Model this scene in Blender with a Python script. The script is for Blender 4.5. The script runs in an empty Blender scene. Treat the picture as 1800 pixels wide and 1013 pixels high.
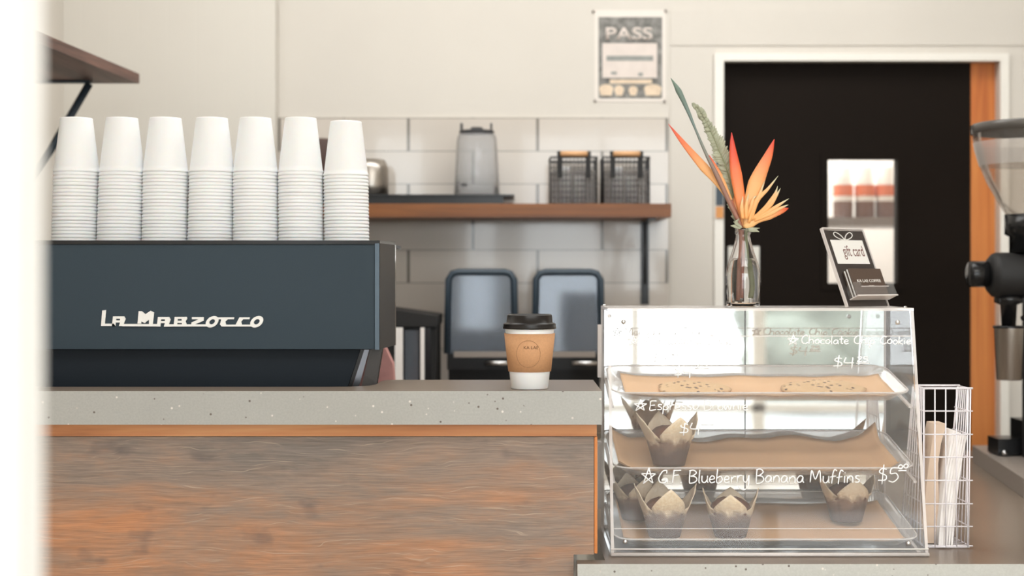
import bpy, bmesh, math, random
from mathutils import Vector, Matrix, noise
random.seed(7)
C = bpy.context.scene.collection
SC = bpy.context.scene
PI = math.pi
# ------------------------------------------------------------------ camera, world, lights, exposure
F = 2500.0            # focal length in pixels of the 1800 px frame
CZ = 1.274            # eye height
HY = 484.0            # horizon row
cam = bpy.data.cameras.new('camera'); camo = bpy.data.objects.new('camera', cam); C.objects.link(camo)
camo.location = (0, 0, CZ); camo.rotation_euler = (PI/2, 0, 0)
cam.sensor_width = 36; cam.lens = 50; cam.shift_y = -(506.5-HY)/1800
cam.clip_start = .05; cam.clip_end = 60
cam.dof.use_dof = True; cam.dof.focus_distance = 2.60; cam.dof.aperture_fstop = 2.9
SC.camera = camo
SC.view_settings.view_transform = 'Standard'; SC.view_settings.look = 'None'
SC.view_settings.gamma = 1; SC.view_settings.use_curve_mapping = False
SC.view_settings.exposure = 0.12
w = bpy.data.worlds.new('world'); SC.world = w; w.use_nodes = True
bg = w.node_tree.nodes['Background']; bg.inputs[0].default_value = (.90, .965, 1.0, 1); bg.inputs[1].default_value = 6.0
def area(name, loc, rot, sx, sy, power, col):
    l = bpy.data.lights.new(name, 'AREA'); l.shape = 'RECTANGLE'; l.size = sx; l.size_y = sy
    l.energy = power; l.color = col
    o = bpy.data.objects.new(name, l); C.objects.link(o); o.location = loc; o.rotation_euler = rot
    return o
area('room_fill_softbox', (.6, .4, 2.86), (0, 0, 0), 2.6, 1.6, 60, (.98, .98, .96))  # invented overhead fill, added to lighten the room interior
area('counter_fill_softbox', (.2, 3.3, 2.86), (0, 0, 0), 2.6, .9, 34, (.98, .98, .96))  # added overhead softbox for counter highlights, not a known lamp
area('back_room_fill', (1.2, 5.3, 2.2), (0, 0, 0), .9, .6, 18, (1, .97, .93))  # added fill that brightens the view through the door window
SC.cycles.max_bounces = 14; SC.cycles.transparent_max_bounces = 64; SC.cycles.transmission_bounces = 10
SC.cycles.caustics_reflective = False; SC.cycles.sample_clamp_indirect = 6
try: SC.cycles.use_denoising = True
except Exception: pass

def P(px, py, Y): return Vector(((px-900)*Y/F, Y, CZ-(py-HY)*Y/F))
def X(px, Y): return (px-900)*Y/F
def Z(py, Y): return CZ-(py-HY)*Y/F

# ------------------------------------------------------------------ materials
def srgb(r, g, b):
    f = lambda c: (c/255/12.92) if c/255 <= .04045 else ((c/255+.055)/1.055)**2.4
    return (f(r), f(g), f(b), 1)
def mat(name, col, rough=.5, metal=0, spec=.5, noise_amt=0, noise_scale=20, bump=0, stretch=(1, 1, 1), coat=0, trans=0, ior=1.45, sub=0):
    m = bpy.data.materials.new(name); m.use_nodes = True
    nt = m.node_tree; b = nt.nodes['Principled BSDF']
    b.inputs['Base Color'].default_value = col; b.inputs['Roughness'].default_value = rough
    b.inputs['Metallic'].default_value = metal; b.inputs['Specular IOR Level'].default_value = spec
    b.inputs['Coat Weight'].default_value = coat; b.inputs['Transmission Weight'].default_value = trans
    b.inputs['IOR'].default_value = ior
    if sub: b.inputs['Subsurface Weight'].default_value = sub; b.inputs['Subsurface Radius'].default_value = (.01, .006, .004)
    tc = nt.nodes.new('ShaderNodeTexCoord'); mp = nt.nodes.new('ShaderNodeMapping'); mp.inputs['Scale'].default_value = stretch
    nz = nt.nodes.new('ShaderNodeTexNoise'); nz.inputs['Scale'].default_value = noise_scale; nz.inputs['Detail'].default_value = 5
    nt.links.new(tc.outputs['Object'], mp.inputs[0]); nt.links.new(mp.outputs[0], nz.inputs['Vector'])
    cr = nt.nodes.new('ShaderNodeValToRGB')
    k = 1-noise_amt; j = 1+noise_amt
    cr.color_ramp.elements[0].position = .3; cr.color_ramp.elements[1].position = .7
    cr.color_ramp.elements[0].color = (col[0]*k, col[1]*k, col[2]*k, 1); cr.color_ramp.elements[1].color = (min(1, col[0]*j), min(1, col[1]*j), min(1, col[2]*j), 1)
    nt.links.new(nz.outputs['Fac'], cr.inputs[0]); nt.links.new(cr.outputs[0], b.inputs['Base Color'])
    if bump:
        bp = nt.nodes.new('ShaderNodeBump'); bp.inputs['Strength'].default_value = bump; bp.inputs['Distance'].default_value = .002
        nt.links.new(nz.outputs['Fac'], bp.inputs['Height']); nt.links.new(bp.outputs[0], b.inputs['Normal'])
    return m
class G:                                                # small node graph helper
    def __init__(s, name):
        s.m = bpy.data.materials.new(name); s.m.use_nodes = True; s.nt = s.m.node_tree; s.b = s.nt.nodes['Principled BSDF']
        s.tc = s.nt.nodes.new('ShaderNodeTexCoord')
    def n(s, t, ins=None, **kw):
        nd = s.nt.nodes.new('ShaderNode'+t)
        for k, v in kw.items(): setattr(nd, k, v)
        for k, v in (ins or {}).items():
            if isinstance(v, bpy.types.NodeSocket): s.nt.links.new(v, nd.inputs[k])
            else: nd.inputs[k].default_value = v
        return nd
    def map(s, scale=(1, 1, 1), loc=(0, 0, 0), rot=(0, 0, 0), src='Object'):
        return s.n('Mapping', {'Vector': s.tc.outputs[src], 'Scale': scale, 'Location': loc, 'Rotation': rot}).outputs[0]
    def noise(s, scale, vec, detail=5, rough=.55, dist=0):
        return s.n('TexNoise', {'Vector': vec, 'Scale': scale, 'Detail': detail, 'Roughness': rough, 'Distortion': dist}).outputs['Fac']
    def ramp(s, fac, stops):
        r = s.n('ValToRGB', {'Fac': fac}); e = r.color_ramp.elements
        while len(e) < len(stops): e.new(.5)
        for q, (p, c) in zip(e, stops): q.position = p; q.color = c
        return r.outputs[0]
    def mix(s, fac, a, b, mode='MIX'):
        r = s.nt.nodes.new('ShaderNodeMix'); r.data_type = 'RGBA'; r.blend_type = mode
        for i, v in ((0, fac), (6, a), (7, b)):
            if isinstance(v, bpy.types.NodeSocket): s.nt.links.new(v, r.inputs[i])
            else: r.inputs[i].default_value = v
        return r.outputs[2]
    def set(s, **kw):
        for k, v in kw.items():
            i = s.b.inputs[k.replace('_', ' ')]
            if isinstance(v, bpy.types.NodeSocket): s.nt.links.new(v, i)
            else: i.default_value = v
    def bump(s, h, strength, dist=.002):
        s.set(Normal=s.n('Bump', {'Height': h, 'Strength': strength, 'Distance': dist}).outputs[0])
BW = lambda v: (v, v, v, 1)

M = {}
M['wall'] = mat('wall_paint', srgb(219, 213, 204), .6, noise_amt=.02, noise_scale=3)
M['ceil'] = mat('ceiling_paint', srgb(240, 236, 230), .8)
M['trimw'] = mat('trim_gloss_paint', srgb(244, 240, 232), .35, noise_amt=.01)
M['white'] = mat('post_white', srgb(250, 250, 248), .5)
M['floor'] = mat('floor_concrete', srgb(186, 176, 164), .35, noise_amt=.12, noise_scale=2.5)
g = G('beadboard_paint')                                 # pale paneling with fine vertical grooves
v = g.map((1, 1, 1))
wv = g.n('TexWave', {'Vector': v, 'Scale': 3.6, 'Distortion': 0, 'Detail': 0}, wave_type='BANDS', bands_direction='X', wave_profile='SAW').outputs['Fac']
rr = g.ramp(wv, [(0, BW(0)), (.03, BW(1)), (.97, BW(1)), (1, BW(0))])
g.set(Base_Color=g.mix(g.noise(2, v), srgb(216, 211, 202), srgb(224, 219, 210)), Roughness=.5); g.bump(rr, .16, .003); M['bead'] = g.m
g = G('subway_tile')                                     # long glazed tiles with grey grout
v = g.map((1, 1, 1), loc=(X(718, 4.385)*-1, -Z(208, 4.385), 0), src='Object')
sx = g.n('SeparateXYZ', {'Vector': g.tc.outputs['Object']})
def lin(g, s, k, o): return g.n('Math', {0: s, 1: k, 2: o}, operation='MULTIPLY_ADD').outputs[0]
TW, TH = 227*4.385/F, 57.9*4.385/F
bv = g.n('CombineXYZ', {'X': lin(g, sx.outputs['X'], 1/TW, -X(718, 4.385)/TW+20), 'Y': lin(g, sx.outputs['Z'], 1/TH, -Z(208, 4.385)/TH+40)}).outputs[0]
bk = g.n('TexBrick', {'Vector': bv, 'Scale': 1.0, 'Mortar Size': .012, 'Mortar Smooth': .15, 'Brick Width': 1.0, 'Row Height': 1.0, 'Color1': srgb(206, 197, 187), 'Color2': srgb(211, 202, 192), 'Mortar': srgb(122, 116, 108)})
bk.offset = .5; bk.offset_frequency = 2; bk.squash = 1
tilef = g.n('Math', {0: bk.outputs['Fac'], 1: .5}, operation='LESS_THAN').outputs[0]
g.set(Base_Color=bk.outputs['Color'], Roughness=.12, Coat_Weight=.3)
g.bump(g.mix(.75, g.n('Invert', {'Color': bk.outputs['Fac']}).outputs[0], g.noise(6, g.map())), .35, .003); M['tile'] = g.m
def wood(name, a, b, dark, rough=.5, axis='X', sc=1.0, coat=0):
    g = G(name)
    s = {'X': (2*sc, 40*sc, 40*sc), 'Z': (40*sc, 40*sc, 2*sc), 'Y': (40*sc, 2*sc, 40*sc)}[axis]
    s2 = {'X': (6*sc, 160*sc, 160*sc), 'Z': (160*sc, 160*sc, 6*sc), 'Y': (160*sc, 6*sc, 160*sc)}[axis]
    n1 = g.noise(1, g.map(s), 4, .6, .6); n2 = g.noise(1, g.map(s2), 4, .6)
    c = g.ramp(n1, [(.3, dark), (.48, a), (.7, b)])
    c = g.mix(.5, c, g.ramp(n2, [(.3, BW(.35)), (.7, BW(.65))]), 'OVERLAY')
    g.set(Base_Color=c, Roughness=rough, Coat_Weight=coat); g.bump(n2, .2, .001)
    return g.m
M['pine'] = wood('orange_pine', srgb(212, 144, 92), srgb(230, 172, 120), srgb(160, 92, 54), .5, 'X', .5)
M['pinev'] = wood('orange_pine_upright', srgb(208, 124, 58), srgb(222, 144, 74), srgb(178, 94, 40), .5, 'Z', .4)
M['shelfw'] = wood('oiled_shelf_wood', srgb(118, 68, 28), srgb(142, 86, 38), srgb(80, 44, 20), .4, 'X', .7)
M['shelfd'] = wood('dark_shelf_wood', srgb(106, 76, 66), srgb(128, 92, 80), srgb(74, 52, 46), .5, 'Y', .6)
M['handle'] = mat('pale_handle_wood', srgb(226, 176, 128), .5, noise_amt=.05)
# weathered bar front
g = G('weathered_plywood')
o3 = g.map()
patch = g.noise(1, g.map((2.2, 1, 9.0), loc=(3.1, 0, 1.3)), 6, .68, .3)
sxz = g.n('SeparateXYZ', {'Vector': g.tc.outputs['Object']}).outputs['Z']
hgt = g.n('MapRange', {'Value': sxz, 'From Min': .72, 'From Max': 1.0, 'To Min': .13, 'To Max': -.10}).outputs[0]
pf = g.n('Math', {0: patch, 1: hgt}, operation='ADD').outputs[0]
base = g.ramp(pf, [(.32, srgb(124, 113, 105)), (.46, srgb(146, 126, 112)), (.58, srgb(164, 128, 104)), (.72, srgb(188, 132, 94))])
warp = g.noise(1, g.map((5, 1, 14), loc=(1, 0, 5)), 3, .5)
gv = g.n('VectorMath', {0: g.map((5, 1, 260)), 1: g.n('CombineXYZ', {'Z': lin(g, warp, 7, 0)}).outputs[0]}, operation='ADD').outputs[0]
grain = g.noise(1, gv, 5, .65)
fine = g.noise(1, g.map((16, 1, 620)), 3, .6)
base = g.mix(.55, base, g.ramp(grain, [(.30, BW(.30)), (.5, BW(.5)), (.72, BW(.66))]), 'OVERLAY')
base = g.mix(.5, base, g.ramp(fine, [(.3, BW(.3)), (.7, BW(.68))]), 'OVERLAY')
hair = g.ramp(g.noise(1, g.n('VectorMath', {0: g.map((7, 1, 330), loc=(5, 0, 3)), 1: g.n('CombineXYZ', {'Z': lin(g, warp, 22, 0)}).outputs[0]}, operation='ADD').outputs[0], 2, .5), [(.62, BW(0)), (.70, BW(1))])
base = g.mix(g.n('Math', {0: hair, 1: .38}, operation='MULTIPLY').outputs[0], base, srgb(206, 186, 164))
dk = g.ramp(g.noise(1, g.map((9, 1, 16), loc=(7, 0, 2)), 3, .5), [(.60, BW(0)), (.74, BW(1))])
base = g.mix(g.n('Math', {0: dk, 1: .65}, operation='MULTIPLY').outputs[0], base, srgb(78, 73, 76))
g.set(Base_Color=base, Roughness=.6); g.bump(grain, .3, .001); M['ply'] = g.m
# concrete
def concrete(name, a, b, rough, pits=True):
    g = G(name)
    n1 = g.noise(5, g.map(), 5, .6); c = g.mix(n1, a, b)
    fine = g.noise(260, g.map(), 3, .6)
    c = g.mix(.2, c, g.ramp(fine, [(.35, BW(.38)), (.65, BW(.6))]), 'OVERLAY')
    if pits:
        vo = g.n('TexVoronoi', {'Vector': g.map(), 'Scale': 62, 'Randomness': 1}).outputs
        pit = g.ramp(vo['Distance'], [(.09, BW(1)), (.15, BW(0))])
        c = g.mix(g.n('Math', {0: pit, 1: .95}, operation='MULTIPLY').outputs[0], c, g.ramp(g.n('SeparateXYZ', {'Vector': vo['Color']}).outputs[0], [(.55, srgb(100, 88, 80)), (.6, srgb(226, 220, 212))]))
    g.set(Base_Color=c, Roughness=rough); g.bump(fine, .12, .001)
    return g.m
M['slab'] = concrete('bar_concrete', srgb(164, 163, 158), srgb(180, 179, 174), .55)
M['slab2'] = concrete('counter_concrete', srgb(122, 108, 96), srgb(136, 122, 108), .28, False)
M['slab3'] = concrete('counter_edge', srgb(184, 184, 178), srgb(198, 197, 191), .6, True)
M['machine'] = mat('slate_powder_coat', srgb(50, 64, 74), .5, spec=.35, noise_amt=.10, noise_scale=900, bump=.05)
M['machd'] = mat('dark_powder_coat', srgb(26, 34, 42), .5, spec=.25, noise_amt=.08, noise_scale=900)
M['machs'] = mat('machine_side', srgb(66, 62, 60), .35, noise_amt=.08, noise_scale=700)
M['black'] = mat('black_gloss', srgb(24, 24, 25), .25)
M['blackm'] = mat('black_matte', srgb(30, 29, 29), .6)
M['navy'] = mat('dark_frame', srgb(52, 66, 78), .35)
M['chrome'] = mat('chrome', srgb(215, 215, 215), .12, 1)
M['steel'] = mat('brushed_steel', srgb(175, 168, 160), .3, 1, noise_amt=.1, noise_scale=60, stretch=(8, 8, .2))
M['logo'] = mat('logo_white', srgb(252, 250, 246), .4)
M['cup'] = mat('white_paper', srgb(250, 251, 252), .55, sub=.25)
M['sleeve'] = mat('kraft_sleeve', srgb(200, 150, 108), .7, noise_amt=.06, noise_scale=300)
M['lid'] = mat('lid_black', srgb(26, 22, 20), .28)
M['kraft'] = mat('parchment', srgb(226, 184, 142), .7, noise_amt=.06, noise_scale=14)
M['kraftb'] = mat('tan_bag', srgb(222, 198, 176), .75, noise_amt=.04)
M['bagw'] = mat('white_bag', srgb(246, 240, 236), .7, noise_amt=.02)
M['wire'] = mat('white_wire', srgb(244, 238, 242), .35)
M['wired'] = mat('dark_wire', srgb(58, 58, 60), .5)
M['door'] = mat('black_door_paint', srgb(24, 17, 12), .6, spec=.12, noise_amt=.08, noise_scale=4)
M['plate'] = mat('plate_plastic', srgb(232, 230, 222), .4)
M['red'] = mat('card_print', srgb(120, 70, 60), .6)
M['ink'] = mat('sleeve_print', srgb(140, 104, 76), .7)
M['pink'] = mat('pink_cloth', srgb(205, 150, 145), .8, noise_amt=.1, noise_scale=40)
M['lidc'] = mat('brown_canister', srgb(72, 50, 42), .5)
M['greyp'] = mat('grey_plastic', srgb(150, 140, 132), .4)
M['crust'] = mat('muffin_crust', srgb(104, 64, 44), .8, noise_amt=.4, noise_scale=120, bump=.8)
M['postd'] = mat('poster_dark', srgb(132, 130, 126), .6, noise_amt=.6, noise_scale=34)
M['postw'] = mat('poster_paper', srgb(236, 228, 220), .5)
M['postp'] = mat('poster_panel', srgb(226, 214, 206), .5, noise_amt=.05, noise_scale=30)
M['postg'] = mat('poster_grey', srgb(150, 152, 148), .5, noise_amt=.15, noise_scale=30)
M['postc'] = mat('poster_cream', srgb(232, 210, 184), .5, noise_amt=.12, noise_scale=30)
M['orange'] = mat('orange_label', srgb(226, 120, 78), .5, noise_amt=.1)
M['jar'] = mat('jar_pale', srgb(232, 224, 212), .4)
M['jarb'] = mat('brown_content', srgb(110, 76, 62), .6)
M['grn'] = mat('hedge_green', srgb(112, 116, 106), .9, noise_amt=.4, noise_scale=3)
M['road'] = mat('pavement', srgb(150, 150, 148), .9, noise_amt=.1, noise_scale=3)
M['stemr'] = mat('red_brown_stem', srgb(168, 104, 84), .5, noise_amt=.12, noise_scale=40)
M['stemg'] = mat('green_stem', srgb(134, 140, 104), .5, noise_amt=.12, noise_scale=40)
M['leafg'] = mat('grey_green_leaf', srgb(172, 174, 150), .7, noise_amt=.12, noise_scale=60)
M['mark'] = mat('marker_white', srgb(255, 255, 255), .5)
M['card'] = mat('card_white', srgb(250, 246, 240), .5)
M['cardd'] = mat('insert_charcoal', srgb(58, 49, 45), .4)
M['cardb'] = mat('card_brown', srgb(84, 68, 58), .5)
def clear(name, tint=(.97, .97, .97), refl=.55, rough=.02, haze=0, hazecol=(.9, .88, .86), base=.008):
    m = bpy.data.materials.new(name); m.use_nodes = True; nt = m.node_tree; nt.nodes.clear()
    out = nt.nodes.new('ShaderNodeOutputMaterial'); tr = nt.nodes.new('ShaderNodeBsdfTransparent'); tr.inputs[0].default_value = (*tint, 1)
    gl = nt.nodes.new('ShaderNodeBsdfGlossy'); gl.inputs['Roughness'].default_value = rough; gl.inputs[0].default_value = (1, 1, 1, 1)
    fr = nt.nodes.new('ShaderNodeLayerWeight'); fr.inputs[0].default_value = .12
    ml = nt.nodes.new('ShaderNodeMath'); ml.operation = 'MULTIPLY_ADD'; ml.inputs[1].default_value = refl; ml.inputs[2].default_value = base
    nt.links.new(fr.outputs['Fresnel'], ml.inputs[0])
    mx = nt.nodes.new('ShaderNodeMixShader'); nt.links.new(ml.outputs[0], mx.inputs[0])
    a = tr.outputs[0]
    if haze:
        df = nt.nodes.new('ShaderNodeBsdfDiffuse'); df.inputs[0].default_value = (*hazecol, 1)
        h = nt.nodes.new('ShaderNodeMixShader'); h.inputs[0].default_value = haze
        nt.links.new(tr.outputs[0], h.inputs[1]); nt.links.new(df.outputs[0], h.inputs[2]); a = h.outputs[0]
    nt.links.new(a, mx.inputs[1]); nt.links.new(gl.outputs[0], mx.inputs[2]); nt.links.new(mx.outputs[0], out.inputs[0])
    return m
M['acryl'] = clear('clear_acrylic', refl=.12, haze=.05, tint=(.985, .985, .985))  # diffuse haze paints a white veil of light over the case panes
M['acryl2'] = clear('sign_acrylic', haze=.006, refl=.4)
M['edge'] = clear('acrylic_edge', haze=.6, hazecol=(.95, .88, .84), refl=.8, rough=.1)
M['tray'] = clear('tray_acrylic', haze=.24, refl=.3, tint=(.985, .98, .975), hazecol=(.98, .96, .94))
M['hop'] = clear('hopper_plastic', haze=.05, refl=.6, tint=(.93, .91, .89), hazecol=(.8, .76, .72))
M['frost'] = clear('frosted_band', haze=.32, refl=.5, tint=(.9, .88, .86), rough=.3)
M['pitch'] = clear('pitcher_plastic', haze=.14, refl=.8, tint=(.95, .955, .96), hazecol=(.9, .9, .92), rough=.08)
M['smoke'] = clear('smoked_panel', haze=.16, refl=1.5, tint=(.70, .74, .79), hazecol=(.5, .55, .62), rough=.07, base=.028)
M['bag_in'] = clear('smoked_bin', haze=.22, refl=.8, tint=(.7, .68, .66), hazecol=(.42, .38, .37), rough=.15)
M['mirror'] = mat('mirror', (.93, .94, .94, 1), .025, 1)
M['glass'] = mat('bottle_glass', (1, 1, 1, 1), .01, trans=1, ior=1.45)
M['water'] = mat('water', (.98, .98, .96, 1), .0, trans=1, ior=1.33)
def gradmat(name, stops, rough=.45, nz=.1):
    g = G(name); uv = g.n('SeparateXYZ', {'Vector': g.tc.outputs['UV']}).outputs['Y']
    n = g.noise(35, g.map(), 3)
    f = g.n('Math', {0: n, 1: nz, 2: uv}, operation='MULTIPLY_ADD').outputs[0]
    g.set(Base_Color=g.ramp(f, stops), Roughness=rough); return g.m
M['bract'] = gradmat('orange_bract', [(.1, srgb(250, 196, 130)), (.5, srgb(249, 180, 116)), (.8, srgb(240, 124, 76)), (1, srgb(222, 72, 48))])
M['bractr'] = gradmat('red_bract', [(.05, srgb(246, 180, 110)), (.38, srgb(246, 146, 88)), (.7, srgb(234, 92, 60)), (1, srgb(214, 60, 48))])
M['floret'] = gradmat('cream_tip_floret', [(.2, srgb(246, 176, 106)), (.7, srgb(244, 190, 130)), (.95, srgb(210, 205, 170))])
M['blade'] = gradmat('blue_green_blade', [(.2, srgb(164, 108, 88)), (.5, srgb(158, 122, 108)), (.62, srgb(134, 138, 130)), (.75, srgb(120, 138, 134)), (1, srgb(112, 132, 118))])
g = G('cookie_dough')
vo = g.n('TexVoronoi', {'Vector': g.map((1, 1, .6)), 'Scale': 78}).outputs
spot = g.ramp(vo['Distance'], [(.22, BW(1)), (.32, BW(0))]); keep = g.ramp(g.n('SeparateXYZ', {'Vector': vo['Color']}).outputs[0], [(.5, BW(1)), (.54, BW(0))])
cc = g.mix(g.noise(40, g.map()), srgb(214, 176, 130), srgb(232, 198, 156))
g.set(Base_Color=g.mix(g.n('Math', {0: spot, 1: keep}, operation='MULTIPLY').outputs[0], cc, srgb(92, 62, 48)), Roughness=.8); g.bump(g.noise(90, g.map()), .7, .003); M['cookie'] = g.m
g = G('muffin_wrapper')                                   # greaseproof paper, dark where it clings to the cake
z = g.n('SeparateXYZ', {'Vector': g.tc.outputs['Object']}).outputs['Z']
n = g.noise(28, g.map(), 4); f = g.n('Math', {0: n, 1: .05, 2: z}, operation='MULTIPLY_ADD').outputs[0]
c = g.ramp(g.n('MapRange', {'Value': f, 'From Min': .035, 'From Max': .10}).outputs[0], [(.20, srgb(86, 64, 52)), (.46, srgb(126, 98, 80)), (.62, srgb(214, 192, 162)), (1, srgb(232, 214, 188))])
sp = g.ramp(g.noise(240, g.map(), 3), [(.4, BW(.4)), (.62, BW(.58))])
g.set(Base_Color=g.mix(.6, c, sp, 'OVERLAY'), Roughness=.6); g.bump(n, .3, .003); M['wrap'] = g.m

# ------------------------------------------------------------------ mesh builder
class MB:
    def __init__(s): s.bm = bmesh.new(); s.uv = s.bm.loops.layers.uv.new('UVMap')
    def face(s, vs, mi=0, smooth=False):
        try: f = s.bm.faces.new(vs)
        except ValueError: return None
        f.material_index = mi; f.smooth = smooth; return f
    def box(s, x0, x1, y0, y1, z0, z1, mi=0):
        x0, x1 = sorted((x0, x1)); y0, y1 = sorted((y0, y1)); z0, z1 = sorted((z0, z1))
        v = [s.bm.verts.new(p) for p in ((x0, y0, z0), (x1, y0, z0), (x1, y1, z0), (x0, y1, z0), (x0, y0, z1), (x1, y0, z1), (x1, y1, z1), (x0, y1, z1))]
        for q in ((0, 3, 2, 1), (4, 5, 6, 7), (0, 1, 5, 4), (1, 2, 6, 5), (2, 3, 7, 6), (3, 0, 4, 7)): s.face([v[i] for i in q], mi)
        return s
    def hexa(s, a, b, mi=0):                              # two quads of corners
        va = [s.bm.verts.new(p) for p in a]; vb = [s.bm.verts.new(p) for p in b]
        s.face(va[::-1], mi); s.face(vb, mi)
        for i in range(4): s.face([va[i], va[(i+1) % 4], vb[(i+1) % 4], vb[i]], mi)
        return s
    def prism(s, poly, vec, mi=0):                        # poly: list of 3D points, extruded by vec
        vec = Vector(vec); a = [s.bm.verts.new(p) for p in poly]; b = [s.bm.verts.new(Vector(p)+vec) for p in poly]
        s.face(a[::-1], mi); s.face(b, mi)
        n = len(poly)
        for i in range(n): s.face([a[i], a[(i+1) % n], b[(i+1) % n], b[i]], mi)
        return s
    def lathe(s, prof, c=(0, 0, 0), seg=32, axis='Z', mi=0, close=False):
        c = Vector(c); rings = []
        for r, h in prof:
            ring = []
            if abs(r) < 1e-6: ring = [s.bm.verts.new(c+s._ax(0, 0, h, axis))]
            else:
                for k in range(seg):
                    a = 2*PI*k/seg; ring.append(s.bm.verts.new(c+s._ax(r*math.cos(a), r*math.sin(a), h, axis)))
            rings.append(ring)
        for a, b in list(zip(rings, rings[1:]))+([(rings[-1], rings[0])] if close else []):
            for k in range(seg):
                j = (k+1) % seg
                if len(a) == 1 and len(b) == 1: continue
                if len(a) == 1: s.face([a[0], b[j], b[k]], mi, True)
                elif len(b) == 1: s.face([a[k], a[j], b[0]], mi, True)
                else: s.face([a[k], a[j], b[j], b[k]], mi, True)
        return s
    def _ax(s, x, y, h, axis): return Vector((x, y, h)) if axis == 'Z' else Vector((h, x, y)) if axis == 'X' else Vector((x, h, y))
    def tube(s, pts, r, seg=8, flat=1.0, fdir=None, mi=0, cap=True, vmap=True):
        pts = [Vector(p) for p in pts]; n = len(pts)
        rs = r if isinstance(r, (list, tuple)) else [r]*n
        rings = []; prev = None
        for i, p in enumerate(pts):
            t = (pts[min(i+1, n-1)]-pts[max(i-1, 0)]).normalized()
            ref = Vector(fdir) if fdir else (prev if prev else (Vector((0, 0, 1)) if abs(t.z) < .9 else Vector((1, 0, 0))))
            u = (ref-t*ref.dot(t));  u = u.normalized() if u.length > 1e-6 else t.orthogonal().normalized()
            if not fdir: prev = u
            v2 = t.cross(u)
            rings.append([s.bm.verts.new(p+(u*math.cos(2*PI*k/seg)*flat+v2*math.sin(2*PI*k/seg))*rs[i]) for k in range(seg)])
        for i in range(n-1):
            for k in range(seg):
                j = (k+1) % seg
                f = s.face([rings[i][k], rings[i][j], rings[i+1][j], rings[i+1][k]], mi, True)
                if f:
                    for l, vv in zip(f.loops, (i, i, i+1, i+1)): l[s.uv].uv = (k/seg, vv/(n-1))
        if cap: s.face(rings[0][::-1], mi); f = s.face(rings[-1], mi); 
        if cap and f:
            for l in f.loops: l[s.uv].uv = (0, 1)
        return s
    def build(s, name, m, parent=None, world=False, bevel=0, loc=None, recalc=True):
        if bevel: 
            es = [e for e in s.bm.edges if len(e.link_faces) == 2 and e.calc_face_angle(0) > .7]
            bmesh.ops.bevel(s.bm, geom=es, offset=bevel, segments=2, affect='EDGES', profile=.5)
        if recalc: bmesh.ops.recalc_face_normals(s.bm, faces=s.bm.faces)
        off = None
        if world and parent: off = parent.matrix_basis.translation if parent.parent is None else parent.parent.matrix_basis.translation + parent.location
        if loc is not None: off = Vector(loc)
        if off is not None: bmesh.ops.translate(s.bm, verts=s.bm.verts, vec=-Vector(off))
        me = bpy.data.meshes.new(name); s.bm.to_mesh(me); s.bm.free()
        for q in (m if isinstance(m, (list, tuple)) else [m]): me.materials.append(q)
        o = bpy.data.objects.new(name, me); C.objects.link(o)
        if loc is not None: o.location = loc
        if parent: o.parent = parent
        return o
def tag(o, label=None, cat=None, group=None, kind=None):
    if label: o['label'] = label
    if cat: o['category'] = cat
    if group: o['group'] = group
    if kind: o['kind'] = kind
    return o
def thing(name, label, cat, loc=(0, 0, 0), group=None, rot=(0, 0, 0)):
    o = bpy.data.objects.new(name, None); C.objects.link(o); o.location = loc; o.rotation_euler = rot; o.empty_display_size = .05
    return tag(o, label, cat, group)
def struct(name, mb, m, bevel=0): return tag(mb.build(name, m, bevel=bevel), kind='structure')
def copy_tree(o, parent=None):
    c = o.copy(); C.objects.link(c); c.parent = parent
    for ch in list(o.children): copy_tree(ch, c)
    return c
def spline(pts, per=8):
    pts = [Vector(p) for p in pts]
    if len(pts) < 3: return pts
    P_ = [pts[0]*2-pts[1]]+pts+[pts[-1]*2-pts[-2]]; out = []
    for i in range(1, len(P_)-2):
        a, b, c, d = P_[i-1:i+3]
        for k in range(per):
            t = k/per
            out.append(.5*((2*b)+(c-a)*t+(2*a-5*b+4*c-d)*t*t+(3*b-a-3*c+d)*t**3))
    out.append(pts[-1]); return out
def text_mesh(txt, size, m, name, parent, origin, right, up, width=None, height=None, extrude=.0004, bold=0):
    cu = bpy.data.curves.new('t', 'FONT'); cu.body = txt; cu.size = 1; cu.extrude = 0; cu.offset = bold
    to = bpy.data.objects.new('t', cu); C.objects.link(to)
    dg = bpy.context.evaluated_depsgraph_get(); dg.update()
    me = bpy.data.meshes.new_from_object(to.evaluated_get(dg)); bpy.data.objects.remove(to)
    xs = [v.co.x for v in me.vertices]; ys = [v.co.y for v in me.vertices]
    x0, x1, y0, y1 = min(xs), max(xs), min(ys), max(ys)
    sx = width/(x1-x0) if width else size; sy = height/(y1-y0) if height else size
    right = Vector(right).normalized(); up = Vector(up).normalized(); nrm = right.cross(up)
    bm = bmesh.new(); bm.from_mesh(me)
    for v in bm.verts: v.co = Vector(origin)+right*((v.co.x-x0)*sx)+up*((v.co.y-y0)*sy)
    r = bmesh.ops.extrude_face_region(bm, geom=list(bm.faces))
    bmesh.ops.translate(bm, verts=[q for q in r['geom'] if isinstance(q, bmesh.types.BMVert)], vec=nrm*extrude)
    bmesh.ops.recalc_face_normals(bm, faces=bm.faces)
    if parent: bmesh.ops.translate(bm, verts=bm.verts, vec=-parent.location)
    bm.to_mesh(me); bm.free(); me.materials.clear(); me.materials.append(m); me.name = name
    o = bpy.data.objects.new(name, me); C.objects.link(o)
    if parent: o.parent = parent
    return o

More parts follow.
